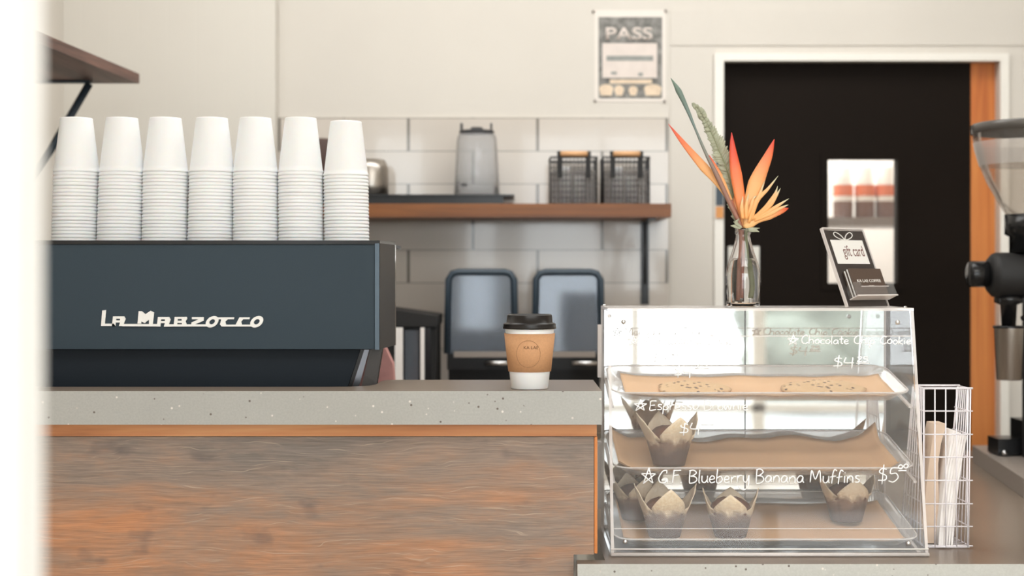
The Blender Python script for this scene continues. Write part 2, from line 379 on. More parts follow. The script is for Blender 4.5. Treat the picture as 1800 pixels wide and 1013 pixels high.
# ------------------------------------------------------------------ the room
YB = 4.39                                                # back wall face
XL, XR, YF, ZC = -1.365, 3.0, -3.2, 2.9
b = MB(); b.box(XL-.1, XR+.1, YF-.1, YB+1.6, -.1, 0); struct('floor', b, M['floor'])
b = MB(); b.box(XL-.1, XR+.1, YF-.1, YB+1.6, ZC, ZC+.1); struct('ceiling', b, M['ceil'])
b = MB(); b.box(XL-.1, XL, YF-.1, YB+.1, 0, ZC); struct('wall_left', b, M['wall'])
b = MB(); b.box(XR, XR+.1, YF-.1, YB+.1, 0, ZC); struct('wall_right', b, M['wall'])
dx0, dx1, dz = X(1270, YB), X(1757, YB), Z(107, YB)
b = MB(); b.prism([(XL, YB, 0), (dx0, YB, 0), (dx0, YB, dz), (dx1, YB, dz), (dx1, YB, 0), (XR, YB, 0), (XR, YB, ZC), (XL, YB, ZC)], (0, .1, 0)); struct('wall_back', b, M['wall'])
b = MB(); b.box(XL, X(484, YB-.06), YB-.06, YB-.001, 0, ZC); struct('wall_back_panelled', b, M['bead'], bevel=.004)
b = MB(); b.box(X(486, YB)+.004, X(1174, YB), YB-.006, YB-.0005, .5, Z(207, YB)); struct('trim_1', b, M['tile'])      # tiled splashback
b = MB(); b.box(X(1178, YB), X(1252, YB), YB-.004, YB-.0005, 0, Z(82, YB)); struct('trim_2', b, M['wall'], bevel=.001)
b = MB(); b.box(X(1178, YB), XR, YB-.004, YB-.0005, Z(80, YB), Z(16, YB)); struct('trim_3', b, M['wall'], bevel=.001)
b = MB()
t = X(1255, YB); t2 = X(1771, YB); tz = Z(95, YB)
b.prism([(t, YB-.014, 0), (dx0+.002, YB-.014, 0), (dx0+.002, YB-.014, dz-.002), (dx1-.002, YB-.014, dz-.002), (dx1-.002, YB-.014, 0), (t2, YB-.014, 0), (t2, YB-.014, tz), (t, YB-.014, tz)], (0, .0135, 0))
struct('trim_4', b, M['trimw'], bevel=.002)
# rear wall with the shop windows behind the camera
b = MB()
b.box(XL, XR, YF-.1, YF, 2.45, ZC)
for a0, a1 in ((XL, -1.15), (-.14, .10), (.74, .80), (1.50, 1.58), (2.86, XR)): b.box(a0, a1, YF-.1, YF, 0, 2.45)
b.box(-1.15, -.14, YF-.1, YF, 0, .5); b.box(.10, 2.86, YF-.1, YF, 0, .10); b.box(.10, 2.86, YF-.1, YF, .42, .47)
struct('wall_front', b, M['trimw'])
b = MB(); b.box(-8, 10, -14, YF-.12, -.15, -.05); struct('pavement', b, M['road'])
b = MB(); 
for i in range(70):
    cx, cy, r = random.uniform(2.7, 6.6), random.uniform(-9.4, -8.2), random.uniform(.4, .75)
    b.lathe([(0, -r), (r*.7, -r*.7), (r, 0), (r*.7, r*.7), (0, r)], (cx, cy, random.uniform(.3, 1.3)), 10)
tag(b.build('hedge', M['grn']), 'clipped green hedge outside the shop windows', 'hedge', kind='stuff')
# white door post close to the camera, far out of focus
b = MB(); b.box(-.50, X(76, .78), .735, .78, 0, ZC); struct('trim_5', b, M['white'], bevel=.004)

# black door with a window, timber jamb, latch
b = MB()
wx0, wx1, wz0, wz1 = X(1455, 4.43), X(1577, 4.43), Z(498, 4.43), Z(280, 4.43)
DX0, DX1, DZ = X(1271.5, 4.43)+.004, X(1706, 4.43), Z(107, 4.43)+.01
for q in ((DX0, wx0, .01, DZ), (wx1, DX1, .01, DZ), (wx0, wx1, .01, wz0), (wx0, wx1, wz1, DZ)): b.box(q[0], q[1], 4.43, 4.47, q[2], q[3])
door = struct('door_1', b, M['door'])
b = MB(); ww = .022
for q in ((wx0-ww, wx0, wz0-ww, wz1+ww), (wx1, wx1+ww, wz0-ww, wz1+ww), (wx0, wx1, wz0-ww, wz0), (wx0, wx1, wz1, wz1+ww)): b.box(q[0], q[1], 4.4255, 4.43, q[2], q[3])
b.build('window_frame', M['door'], door)
b = MB(); b.box(wx0, wx1, 4.448, 4.452, wz0, wz1); b.build('window_pane', M['acryl'], door)
b = MB(); b.box(X(1706, 4.43)+.001, X(1757, 4.45)+.02, 4.41+.02, 4.50, 0, DZ); struct('trim_6', b, M['pinev'])
b = MB(); b.box(X(1280, 4.42), X(1335, 4.42), 4.421, 4.4295, Z(502, 4.42), Z(433, 4.42)); b.box(X(1302, 4.42), X(1312, 4.42), 4.417, 4.421, Z(478, 4.42), Z(458, 4.42))
tag(b.build('switch_plate', M['plate'], bevel=.002), 'white plate on the black door behind the glass bottle', 'switch plate')
b = MB(); b.box(X(1257, YB), X(1270, YB), YB-.018, YB-.0141, Z(362, YB), Z(268, YB)); lt = tag(b.build('door_latch', M['navy']), 'dark latch plate with brass bolt on white door casing', 'latch')
b = MB(); b.box(X(1257, YB), X(1270, YB), YB-.019, YB-.0141, Z(384, YB), Z(364, YB)); b.build('bolt', mat('brass', srgb(220, 150, 80), .4), lt)
# back room seen through the door window
b = MB(); b.box(.6, 2.2, 5.75, 5.85, 0, ZC); struct('wall_back_room', b, M['ceil'])
b = MB(); b.box(.55, .6, 4.5, 5.85, 0, ZC); b.box(2.2, 2.25, 4.5, 5.85, 0, ZC); struct('wall_back_room_sides', b, M['ceil'])
YJ = 5.3
b = MB(); b.box(X(1440, YJ), X(1600, YJ), YJ-.15, YJ+.2, Z(385, YJ)-.03, Z(385, YJ)); tag(b.build('wall_shelf', M['greyp']), 'grey shelf seen through the window of the black door', 'shelf')
for i, px in enumerate((1482, 1520, 1556)):
    jt = thing('storage_jar', ['leftmost', 'middle', 'rightmost'][i]+' pale jar with an orange band behind the door window', 'jar', (X(px, YJ), YJ, Z(385, YJ)), 'jars behind the door window')
    MB().lathe([(0, 0), (.034, 0), (.036, .01), (.036, .065)], seg=20).build('contents', M['jarb'], jt)
    MB().lathe([(.036, .0651), (.036, .11), (.030, .13), (.028, .19), (.022, .2), (0, .2)], seg=20).build('body', M['jar'], jt)
    MB().lathe([(.037, .085), (.037, .125)], seg=20).build('label_band', M['orange'], jt)

# poster on the wall
po = thing('poster', 'pinned white paper notice with big PASS lettering on the wall', 'poster', P(1107, 100, YB-.004))
def rect(x0, x1, y0, y1, Y, th, name, m, parent, bevel=0):
    b = MB(); b.box(X(x0, Y), X(x1, Y), Y-th, Y, Z(y1, Y), Z(y0, Y)); return b.build(name, m, parent, world=True, bevel=bevel)
yp = YB-.0005
rect(1045, 1170, 18, 179, yp, .0012, 'paper_sheet', M['postw'], po)
rect(1052, 1164, 30, 173, yp-.0013, .0005, 'printed_photo', M['postd'], po)
rect(1059, 1155, 76, 137, yp-.0019, .0005, 'printed_panel', M['postp'], po)
rect(1066, 1148, 98, 107, yp-.0025, .0004, 'printed_bar', M['postg'], po)
rect(1072, 1146, 140, 147, yp-.0019, .0005, 'printed_strip', M['postc'], po)
rect(1074, 1084, 126, 131, yp-.0025, .0004, 'printed_mark', M['postg'], po)
rect(1122, 1130, 128, 134, yp-.0025, .0004, 'printed_mark', M['postg'], po)
text_mesh('PASS', 1, M['postp'], 'lettering', po, P(1065, 70, yp-.0019), (1, 0, 0), (0, 0, 1), width=X(1147, YB)-X(1065, YB), height=22*YB/F, bold=.02)
for x0, x1, y0 in ((1053, 1078, 148), (1080, 1097, 150), (1105, 1121, 151), (1132, 1163, 148)):
    b = MB(); cx = (x0+x1)/2; r = (x1-x0)/2
    b.prism([P(cx+r*math.cos(a), y0+8-8*math.sin(a), yp-.0019) for a in [PI*k/8 for k in range(9)]]+[P(x0+3, 168, yp-.0019), P(x1-3, 168, yp-.0019)], (0, -.0005, 0))
    b.build('printed_picture', M['postc'], po, world=True)
for px, py in ((1043, 20), (1170, 19), (1046, 177), (1168, 178)):
    MB().lathe([(0, -.006), (.004, -.005), (.004, 0)], P(px, py, yp-.001), 10, 'Y').build('pin', M['greyp'], po, world=True)

# left wooden shelf with bracket
b = MB()
zt, zb = Z(130, 3.9), Z(147, 3.9); xr = X(245, 3.9)
b.prism([(xr, 3.9, zb), (xr-.105, 2.5, zb), (XL+.001, 2.5, zb), (XL+.001, 3.9, zb)], (0, 0, zt-zb))
tag(b.build('wall_shelf', M['shelfd'], bevel=.003), 'dark wooden shelf high on the left wall above the cups', 'shelf')
b = MB(); b.tube([P(157, 147, 3.84), P(90, 262, 3.84), (XL+.002, 3.84, Z(262, 3.84)-.17)], .011, 4)
b.box(XL+.002, X(160, 3.84), 3.828, 3.852, zb-.007, zb-.0005); b.box(XL+.0005, XL+.008, 3.828, 3.852, 1.3, zb-.006)
tag(b.build('shelf_bracket', M['navy']), 'dark steel diagonal bracket under the left wall shelf', 'bracket')

# ------------------------------------------------------------------ tiled wall shelf and what stands on it
YS = 4.12
b = MB(); b.box(X(470, YS), X(1180, YS), YS, YB-.007, Z(382, YS), Z(358, YS))
tag(b.build('wall_shelf', M['shelfw'], bevel=.004), 'oiled brown wooden shelf on the white tiled wall', 'shelf')
ZS = Z(358, YS)
b = MB(); b.box(X(1126, YB), X(1140, YB), YB-.013, YB-.0065, Z(535, YB), Z(384, YB)); b.box(X(1126, YB), X(1140, YB), YS+.04, YB-.013, Z(382, YS)-.006, Z(382, YS)-.0005)
b.tube([(X(1133, YB), YB-.013, Z(500, YB)), (X(1133, YB), YB-.013, Z(384, YB))], .004, 6)
tag(b.build('shelf_bracket', M['black']), 'black metal bracket under the right end of the brown shelf', 'bracket')
b = MB()                                                  # black tray
tx0, tx1 = X(560, 4.16), X(885, 4.16)
b.prism([(tx0, 4.15, ZS+.001), (tx1, 4.15, ZS+.001), (tx1, 4.37, ZS+.001), (tx0, 4.37, ZS+.001)], (0, 0, .022))
b.prism([(tx0-.03, 4.135, ZS+.0225), (tx1+.032, 4.135, ZS+.0225), (tx1+.032, 4.378, ZS+.0225), (tx0-.03, 4.378, ZS+.0225)], (0, 0, .005))
tag(b.build('serving_tray', M['black'], bevel=.002), 'long black tray lying on the brown wall shelf', 'tray')
ZT = ZS+.0277
kt = thing('steel_pitcher', 'shiny stainless steel pitcher behind the rightmost cup stack', 'pitcher', (X(652, 4.25), 4.25, ZT))
h = Z(280, 4.25)-ZT; r = 31*4.25/F
MB().lathe([(0, 0), (r, 0), (r*1.02, h*.3), (r, h*.75), (r*.8, h*.97), (r*.5, h), (0, h)], seg=32).build('body', M['steel'], kt)
MB().tube(spline([(-r, 0, h*.8), (-r-.03, 0, h*.7), (-r-.03, 0, h*.3), (-r, 0, h*.2)], 5), .005).build('handle', M['steel'], kt)
pt = thing('plastic_pitcher', 'tall clear plastic pitcher with dark lid on black tray', 'pitcher', (X(838, 4.26), 4.26, ZT))
h = Z(236, 4.26)-ZT; r = 38*4.26/F
MB().lathe([(0, .002), (r*1.06, .002), (r*1.0, h*.4), (r*.91, h*.93), (r*.84, h), (r*.82, h), (r*.89, h*.92), (r*.97, h*.4), (r*1.02, .008), (0, .008)], seg=32).build('body', M['pitch'], pt)
b = MB(); b.lathe([(0, h+.001), (r*.80, h+.001), (r*.80, h+.010), (r*.3, h+.012), (r*.28, h+.020), (0, h+.020)], seg=28); b.box(-r*.76, -r*.64, -.01, .01, h+.012, h+.032); b.box(r*.62, r*.72, -.01, .01, h+.012, h+.032)
b.build('lid', M['wired'], pt)
b = MB(); 
for q, zz in ((-.035, .028),): b.box(q-.010, q+.008, -r*.98, -r*.90, zz, zz+.008)
b.build('printed_mark', M['wired'], pt)
def wire_basket_small(label, px0, px1):
    Yc = 4.15; x0, x1 = X(px0, Yc), X(px1, Yc); hh = Z(275, Yc)-ZS-.001
    t = thing('wire_basket', label, 'basket', ((x0+x1)/2, Yc+.08, ZS+.0005), 'wire baskets on the brown shelf')
    w_ = (x1-x0)/2; d = .075
    for nm, xa, ya, xb, yb in (('front_grid', -w_, -d, w_, -d), ('back_grid', -w_, d, w_, d), ('side_grid', -w_, -d, -w_, d), ('side_grid', w_, -d, w_, d)):
        b = MB(); n = 12
        for k in range(n+1):
            f = k/n; p = Vector((xa+(xb-xa)*f, ya+(yb-ya)*f, .002)); b.tube([p, p+Vector((0, 0, hh-.002))], .0012, 5)
        for k in range(9):
            z_ = .002+(hh-.004)*k/8; b.tube([(xa, ya, z_), (xb, yb, z_)], .0014 if k < 8 else .003, 5)
        b.build(nm, M['wired'], t)
    for sx_ in (-1, 1):
        b = MB(); b.box(sx_*w_*.62-.007, sx_*w_*.62+.007, -d-.006, -d-.002, hh*.55, hh+.016); b.build('handle_bracket', M['blackm'], t)
    MB().tube([(-w_*.58, -d-.004, hh+.008), (w_*.58, -d-.004, hh+.008)], .008, 12).build('handle', M['handle'], t)
    b = MB(); b.box(-w_*.93, w_*.93, -d*.9, d*.9, .003, hh*.72); b.build('liner', M['bag_in'], t)
    for sx_, hz in ((-.35, .8), (.25, .62)):
        MB().lathe([(0, .004), (.018, .004), (.016, hh*hz), (0, hh*hz)], (sx_*w_, -d*.4, 0), 14).build('holder_tube', M['cup'], t)
wire_basket_small('left wire basket with pale wood handle on brown shelf', 968, 1050)
wire_basket_small('right wire basket with pale wood handle on brown shelf', 1061, 1142)
tag(MB().lathe([(0, 0), (.05, 0), (.05, .16), (.044, .17), (0, .17)], seg=24).build('canister', M['lidc']), 'dark brown canister on the shelf behind the cup stacks', 'canister').location = (X(566, 4.25), 4.25, ZT)

# ------------------------------------------------------------------ back counter and appliances
b = MB(); b.box(-1.3, .55, 3.72, YB-.062, .86, .90); tag(b.build('worktop', M['slab2'], bevel=.003), 'grey counter top along the tiled wall behind the bar', 'counter top')
cb = thing('base_cabinet', 'white base cabinet below the back counter top', 'cabinet', (-.4, 4.0, 0))
b = MB(); b.box(-1.28, .53, 3.76, 4.32, .001, .859); b.build('body', M['trimw'], cb, world=True)
for k in range(3):
    b = MB(); b.box(-1.27+k*.6, -.68+k*.6, 3.74, 3.759, .06, .84); b.build('door', M['trimw'], cb, world=True, bevel=.002)
def dispenser(label, px0, px1, Yc=3.95):
    x0, x1 = X(px0, Yc), X(px1, Yc); w_ = (x1-x0)/2; top = Z(479, Yc)-.9
    t = thing('drink_dispenser', label, 'dispenser', ((x0+x1)/2, Yc+.1, .9005), 'dispensers on the back counter')
    b = MB(); e = .013
    zl = Z(622, Yc)-.9
    # arched frame
    pts = [(-w_, zl), (-w_+.004, top-.02), (-w_+.015, top-.004), (-w_+.03, top), (w_-.03, top), (w_-.015, top-.004), (w_-.004, top-.02), (w_, zl)]
    b.tube([(x, -.1, z_) for x, z_ in pts], e*.75, 8); b.build('frame', M['navy'], t)
    b = MB(); b.prism([(x, -.098, z_) for x, z_ in pts], (0, .004, 0)); b.build('front_panel', M['smoke'], t)
    b = MB(); b.box(-w_+.006, w_-.006, .09, .094, zl, top-.004); b.box(-w_+.002, -w_+.006, -.09, .09, zl, top-.01); b.box(w_-.006, w_-.002, -.09, .09, zl, top-.01); b.build('back_panel', M['smoke'], t)
    b = MB(); b.box(-w_, w_, -.105, .098, zl-.045, zl-.0005); b.build('ledge', M['black'], t, bevel=.008)
    b = MB(); b.box(-w_*.8, w_*.8, -.112, -.1055, zl-.010, zl+.006); b.build('label_strip', M['greyp'], t)
    b = MB(); b.box(-w_, w_, -.02, .098, .0, zl-.0455); b.build('body', M['black'], t, bevel=.006)
    b = MB(); b.lathe([(0, .0), (w_*.62, .0), (w_*.68, .02), (w_*.55, .05), (w_*.2, .06), (0, .06)], (0, -.07, .0), 24); b.build('drip_bowl', M['black'], t)
    b = MB(); b.tube([(w_*.1, -.112, zl-.026), (w_*.92, -.112, zl-.026)], .0065, 12); b.build('chrome_bar', M['chrome'], t)
dispenser('left dark framed dispenser with smoked panel behind takeaway cup', 786, 906)
dispenser('right dark framed dispenser with smoked panel beside pastry case', 940, 1058)
fr = thing('glass_front_chiller', 'small black topped cabinet with pale door frames beside the machine', 'chiller', (X(725, 3.8), 4.0, .9005))
def bxp(b, px0, px1, py0, py1, Y, dep): b.box(X(px0, Y), X(px1, Y), Y, Y+dep, Z(py1, Y), Z(py0, Y)); return b
b = MB(); b.hexa([P(640, 574, 3.8), P(768, 574, 3.8), P(768, 556, 3.8), P(640, 538, 3.8)], [P(640, 574, 3.8)+Vector((0, .3, 0)), P(768, 574, 3.8)+Vector((0, .3, 0)), P(768, 556, 3.8)+Vector((0, .3, 0)), P(640, 538, 3.8)+Vector((0, .3, 0))]); b.build('top', M['blackm'], fr, world=True, bevel=.004)
bxp(MB(), 645, 766, 574.5, 715, 3.82, .27).build('body', M['blackm'], fr, world=True)
bxp(MB(), 694, 708, 576, 714, 3.80, .018).build('door_frame', M['bagw'], fr, world=True)
bxp(MB(), 739, 746, 576, 714, 3.80, .018).build('door_frame', M['bagw'], fr, world=True)
bxp(MB(), 712, 736, 580, 714, 3.805, .013).build('door_glass', M['smoke'], fr, world=True)
bxp(MB(), 747, 757, 576, 714, 3.80, .018).build('door_handle', M['black'], fr, world=True, bevel=.003)
b = MB()
pl = [P(648, 620, 3.1), P(672, 602, 3.1), P(690, 640, 3.1), Vector((X(700, 3.1), 3.1, .9005)), Vector((X(636, 3.1), 3.1, .9005))]
b.prism(pl, (0, .05, 0)); tag(b.build('cleaning_cloth', M['pink'], bevel=.004), 'dusty pink cloth heap showing beside the espresso machine leg', 'cloth')

# ------------------------------------------------------------------ the bar
YD, YW = 2.5, 2.53
sl = []
XE = X(1058, YD)
front = [(-1.3, YD), (XE, YD)]
back = [(XE, 2.772), (-.217, 2.772)]+[(-.2247+.0-.018*math.sin(a)-.01, 2.772-.05*(1-math.cos(a))) for a in (.4, .8, 1.2)]+[(-.254, 2.66), (-.264, 2.625), (-.30, 2.603), (-.34, 2.60), (-1.3, 2.60)]
b = MB(); b.prism([(x, y, Z(747, YD)) for x, y in front+back], (0, 0, 1.07-Z(747, YD)))
bt = tag(b.build('concrete_slab', [M['slab'], M['slab2']], bevel=.004), 'thick speckled concrete slab topping the wooden bar', 'bar top')
for p in bt.data.polygons:
    if p.normal.z > .9: p.material_index = 1
ba = thing('wooden_bar', 'weathered plywood bar front with orange pine edging', 'bar', (-.5, 2.6, 0))
ZP = Z(768, YW)
b = MB(); x1 = X(1044, YW); xs = X(1012, 2.49)
b.prism([(-1.3, YW, .001), (xs-.002, YW, .001), (xs-.002, YW, Z(983, 2.49)), (x1, YW, Z(983, 2.49)), (x1, YW, ZP), (-1.3, YW, ZP)], (0, .018, 0)); b.build('panel', M['ply'], ba, world=True)
b = MB(); b.box(-1.3, X(1049, YW), YW-.002, 2.575, ZP+.001, Z(747, YD)-.002); b.build('top_rail', M['pine'], ba, world=True, bevel=.001)
b = MB(); b.box(x1+.0008, X(1050, YW), YW-.001, 2.555, Z(981, 2.49), ZP); b.build('end_strip', M['pinev'], ba, world=True)
b = MB(); b.box(-1.3, xs-.004, YW+.0185, 2.59, .001, ZP-.001); b.build('core', M['blackm'], ba, world=True)
b = MB(); b.box(xs, .148, 2.556, 2.59, .78, ZP-.001); b.build('end_core', M['lidc'], ba, world=True)
# machine side worktop behind the bar
b = MB(); b.box(-1.3, .13, 2.61, 3.25, .86, .90); tag(b.build('worktop', M['slab2']), 'low worktop behind the bar carrying the espresso machine', 'counter top')
b = MB(); b.box(-1.3, .12, 2.62, 3.22, .001, .859); tag(b.build('work_counter_cabinet', M['trimw']), 'cabinet carrying the worktop behind the bar', 'cabinet')
# lower counter at right
LZ = .768
b = MB(); b.prism([(X(1015, 2.49), 2.49, LZ-.06), (2.3, 2.49, LZ-.06), (2.3, 4.1, LZ-.06), (.62, 4.1, LZ-.06), (.62, 3.55, LZ-.06), (.165, 3.55, LZ-.06), (.165, 2.525, LZ-.06), (X(1015, 2.49), 2.525, LZ-.06)], (0, 0, .06))
lc = tag(b.build('concrete_worktop', [M['slab2'], M['slab3']], bevel=.003), 'lower grey concrete counter carrying pastry case and grinder', 'counter top')
for p in lc.data.polygons:
    if p.normal.y < -.7: p.material_index = 1
b = MB(); b.box(.17, 2.2, 2.56, 3.55, .001, LZ-.061); tag(b.build('lower_counter_cabinet', M['trimw']), 'cabinet carrying the lower concrete counter', 'cabinet')

# ------------------------------------------------------------------ espresso machine
YM = 2.68
mc = thing('espresso_machine', 'wide dark slate espresso machine with white maker lettering behind the bar slab', 'espresso machine', (-.65, 2.95, .9005))
mx0, mx1 = X(-60, YM), X(659, YM)
b = MB(); b.box(mx0, mx1, YM, YM+.015, Z(614, YM), Z(430, YM)); b.build('rear_panel', M['machine'], mc, world=True, bevel=.001)
b = MB(); b.box(mx1+.0005, X(667, YM), YM-.004, YM+.02, Z(615, YM), Z(428, YM)); b.build('corner_strip', mat('strip_metal', srgb(92, 104, 114), .22, .8), mc, world=True, bevel=.004)
b = MB(); xb_, yb_ = X(695, 2.833), 2.833
A = [P(667.6, 614, YM), Vector((xb_, yb_, Z(607, yb_))), Vector((xb_, yb_, Z(431, yb_))), P(667.6, 428, YM)]
b.hexa(A, [q+Vector((-.012, .004, 0)) for q in A]); b.build('side_panel', M['machs'], mc, world=True, bevel=.002)
b = MB(); b.tube([A[1]+Vector((-.002, .002, 0)), A[2]+Vector((-.002, .002, 0))], .003, 8); b.build('side_rim', M['chrome'], mc, world=True)
b = MB(); b.box(mx0, X(667, YM), YM-.003, 3.2, Z(430, YM)+.0005, 1.3395)
b.build('cup_tray', M['black'], mc, world=True, bevel=.0015)
b = MB(); A = [Vector((X(667, YM)+.0005, YM, Z(430, YM)+.001)), Vector((xb_, yb_, Z(431, yb_)+.001)), Vector((-.29, yb_+.001, Z(430, YM)+.001)), Vector((-.29, YM, Z(430, YM)+.001))]
A = [A[0], A[1], Vector((A[1].x-.02, yb_, A[1].z)), Vector((A[0].x+.0, YM+.05, A[0].z))]
b.prism(A, (0, 0, .006)); b.build('tray_end', M['chrome'], mc, world=True)
b = MB(); b.box(mx0, -.272, YM+.0155, 3.18, Z(614, YM)+.002, Z(430, YM)); b.build('body', M['machd'], mc, world=True)
b = MB(); YQ = 2.705
b.prism([P(-60, 615, YQ), P(633, 615, YQ), P(604, 702, YQ), P(-60, 702, YQ)], (0, .02, 0)); b.build('lower_panel', M['machd'], mc, world=True)
b = MB(); b.prism([P(640.5, 615, YQ-.006), P(649, 615, YQ-.006), P(625, 702, YQ-.006), P(612, 702, YQ-.006)], (0, .02, 0)); b.build('leg_trim', mat('leg_strip', srgb(120, 122, 128), .18, .9), mc, world=True)
b = MB(); b.prism([P(650, 615, YQ-.004), P(672, 611, YQ-.004), P(644, 785, YQ-.004), P(612, 785, YQ-.004)], (0, .03, 0)); b.build('leg', M['machs'], mc, world=True, bevel=.001)
b = MB(); b.prism([P(634, 615, YQ-.002), P(640, 615, YQ-.002), P(611, 702, YQ-.002), P(605, 702, YQ-.002)], (0, .02, 0)); b.build('panel_gap', M['black'], mc, world=True)
b = MB(); b.box(mx0, -.31, YQ+.03, 3.15, .985, 1.13); b.build('lower_body', M['black'], mc, world=True)
for px_, py_ in ((-.32, 3.1), (-.95, 3.1), (-.95, 2.76)):
    MB().lathe([(0, 0), (.022, 0), (.016, .085), (0, .085)], (px_, py_, .9), 16).build('leg', M['black'], mc, world=True)
MB().lathe([(0, 0), (.02, 0), (.02, .006), (0, .006)], (-.285, 2.712, .9), 16).build('foot', M['black'], mc, world=True)
# lettering of the machine
def lg(polys, rings=()):
    b = MB()
    q = lambda u, v: P(165+u/11.25, 535+v/11.25, YM-.0032)
    for k, poly in enumerate(polys): b.prism([q(u, v)-Vector((0, .00012*(k+1), 0)) for u, v in poly], (0, .0028, 0))
    for cx, cy, ro, ri, a, sq in rings:
        n = 28; outs = []; ins = []
        for k in range(n):
            t_ = 2*PI*k/n
            def el(r1, r2):
                x, y = r1*math.cos(t_), r2*math.sin(t_)
                return (cx+x*math.cos(a)-y*math.sin(a), cy+x*math.sin(a)+y*math.cos(a))
            outs.append(el(ro, ro*sq)); ins.append(el(ri, ri*sq))
        for dy in (0, .0028):
            pass
        vo_ = [[b.bm.verts.new(q(*p)+Vector((0, dy, 0))) for p in L] for L in (outs, ins) for dy in (0, .0028)]
        of, ob, inf, inb = vo_
        for k in range(n):
            j = (k+1) % n
            b.face([of[k], of[j], inf[j], inf[k]]); b.face([ob[k], inb[k], inb[j], ob[j]]); b.face([of[k], ob[k], ob[j], of[j]]); b.face([inf[k], inf[j], inb[j], inb[k]])
    return b
S2 = 1687.5
def a_let(dx, dy):
    return [[(378+dx, 240+dy), (445+dx, 240+dy), (425+dx, 430+dy), (355+dx, 430+dy)], [(378+dx, 240+dy), (600+dx, 240+dy), (625+dx, 288+dy), (375+dx, 288+dy)],
            [(520+dx, 250+dy), (612+dx, 262+dy), (630+dx, 292+dy), (600+dx, 362+dy), (515+dx, 362+dy)], [(430+dx, 320+dy), (600+dx, 320+dy), (600+dx, 362+dy), (425+dx, 362+dy)],
            [(520+dx, 355+dy), (605+dx, 355+dy), (590+dx, 395+dy), (640+dx, 432+dy), (495+dx, 432+dy)]]
b = lg([[(165, 125), (240, 115), (215, 385), (395, 385), (425, 430), (140, 430)]]); b.build('lettering', M['logo'], mc, world=True)
b = lg(a_let(0, 0)+[[(560, 390), (1300, 392), (1320, 440), (560, 436)]]); b.build('lettering', M['logo'], mc, world=True)
b = lg([[(885, 138), (945, 138), (1020, 200), (1015, 370), (1000, 372), (935, 340), (935, 385), (862, 385)], [(1015, 202), (1120, 130), (1190, 165), (1165, 396), (1090, 396), (1090, 305), (1000, 372)]]); b.build('lettering', M['logo'], mc, world=True)
b = lg(a_let(888, 12)+[[(1450, 396), (S2+600, 398), (S2+650, 440), (1450, 442)]]); b.build('lettering', M['logo'], mc, world=True)
b = lg([[(1597, 250), (1662, 250), (1645, 396), (1580, 396)], [(1597, 250), (1835, 250), (1845, 292), (1597, 292)], [(1640, 325), (1815, 325), (1815, 372), (1640, 372)], [(1738, 250), (1838, 254), (1846, 290), (1812, 335), (1838, 405), (1745, 405), (1735, 340)]]); b.build('lettering', M['logo'], mc, world=True)
b = lg([[(S2+250, 255), (S2+485, 255), (S2+485, 298), (S2+250, 298)], [(S2+400, 290), (S2+485, 290), (S2+485, 325), (S2+320, 396), (S2+240, 400), (S2+240, 362)]]); b.build('lettering', M['logo'], mc, world=True)
b = lg([[(S2+590, 262), (S2+1090, 258), (S2+1080, 298), (S2+620, 300)], [(S2+835, 290), (S2+965, 295), (S2+910, 345), (S2+925, 404), (S2+1560, 404), (S2+1560, 441), (S2+840, 441), (S2+805, 400)]], [(S2+650, 348, 140, 62, -.62, .70)]); b.build('lettering', M['logo'], mc, world=True)
b = lg([[(S2+1190, 260), (S2+1400, 260), (S2+1388, 298), (S2+1262, 298), (S2+1225, 345), (S2+1240, 412), (S2+1105, 425)]], [(S2+1532, 348, 142, 64, -.62, .70)]); b.build('lettering', M['logo'], mc, world=True)

# ------------------------------------------------------------------ cup stacks
YC = 2.80
prof = [(.0428, .003), (.0433, .0012), (.0437, 0), (.0441, .0006), (.0445, .0024), (.0441, .0046), (.0433, .0052), (.0424, .012), (.0312, .104), (.0308, .1068), (.0300, .1072), (.0292, .1062), (.0288, .100), (0, .100)]
inner = [(.0284, .0992), (.0306, .1000), (.0418, .012)]
b = MB(); b.lathe(prof, seg=40)
cup0 = b.build('paper_cup', M['cup'])
NW = ['topmost', 'second', 'third', 'fourth', 'fifth', 'sixth', 'seventh', 'eighth', 'ninth', 'tenth', 'eleventh', 'twelfth', 'thirteenth', 'fourteenth', 'fifteenth', 'sixteenth', 'seventeenth', 'eighteenth', 'nineteenth', 'twentieth', 'bottom']
SN = ['leftmost stack', 'second stack from the left', 'third stack from the left', 'middle stack', 'third stack from the right', 'second stack from the right', 'rightmost stack']
first = True
bot = [131, 210.5, 289.5, 369.5, 449.5, 529, 609.5]; top = [134.5, 214.5, 291, 372.5, 449, 528.5, 608]
for s in range(7):
    n = 20 if s == 6 else 21
    for k in range(n):
        o = cup0 if first else cup0.copy()
        if not first: C.objects.link(o)
        first = False
        f = k/20
        x = X(bot[s]+(top[s]-bot[s])*f, YC)
        o.location = (x, YC+random.uniform(-.0004, .0004), 1.3398+k*.0068); o.rotation_euler = (0, 0, random.uniform(0, 6))
        i = n-1-k
        if k == 0: lab = 'upside-down white paper cup, bottom one of the '+SN[s]
        elif i == 0: lab = 'upside-down white paper cup with full side showing, topmost of the '+SN[s]
        else: lab = 'upside-down white paper cup, '+NW[i]+' from the top in the '+SN[s]
        tag(o, lab, 'paper cup', 'white paper cups stacked on the espresso machine')
b = MB(); b.lathe([(0, 0), (.055, 0), (.055, .13), (.05, .14), (0, .14)], seg=28); tag(b.build('canister', M['lidc']), 'dark brown canister on the machine between third and fourth cup stacks', 'canister').location = (X(331, 3.0), 3.0, 1.34)

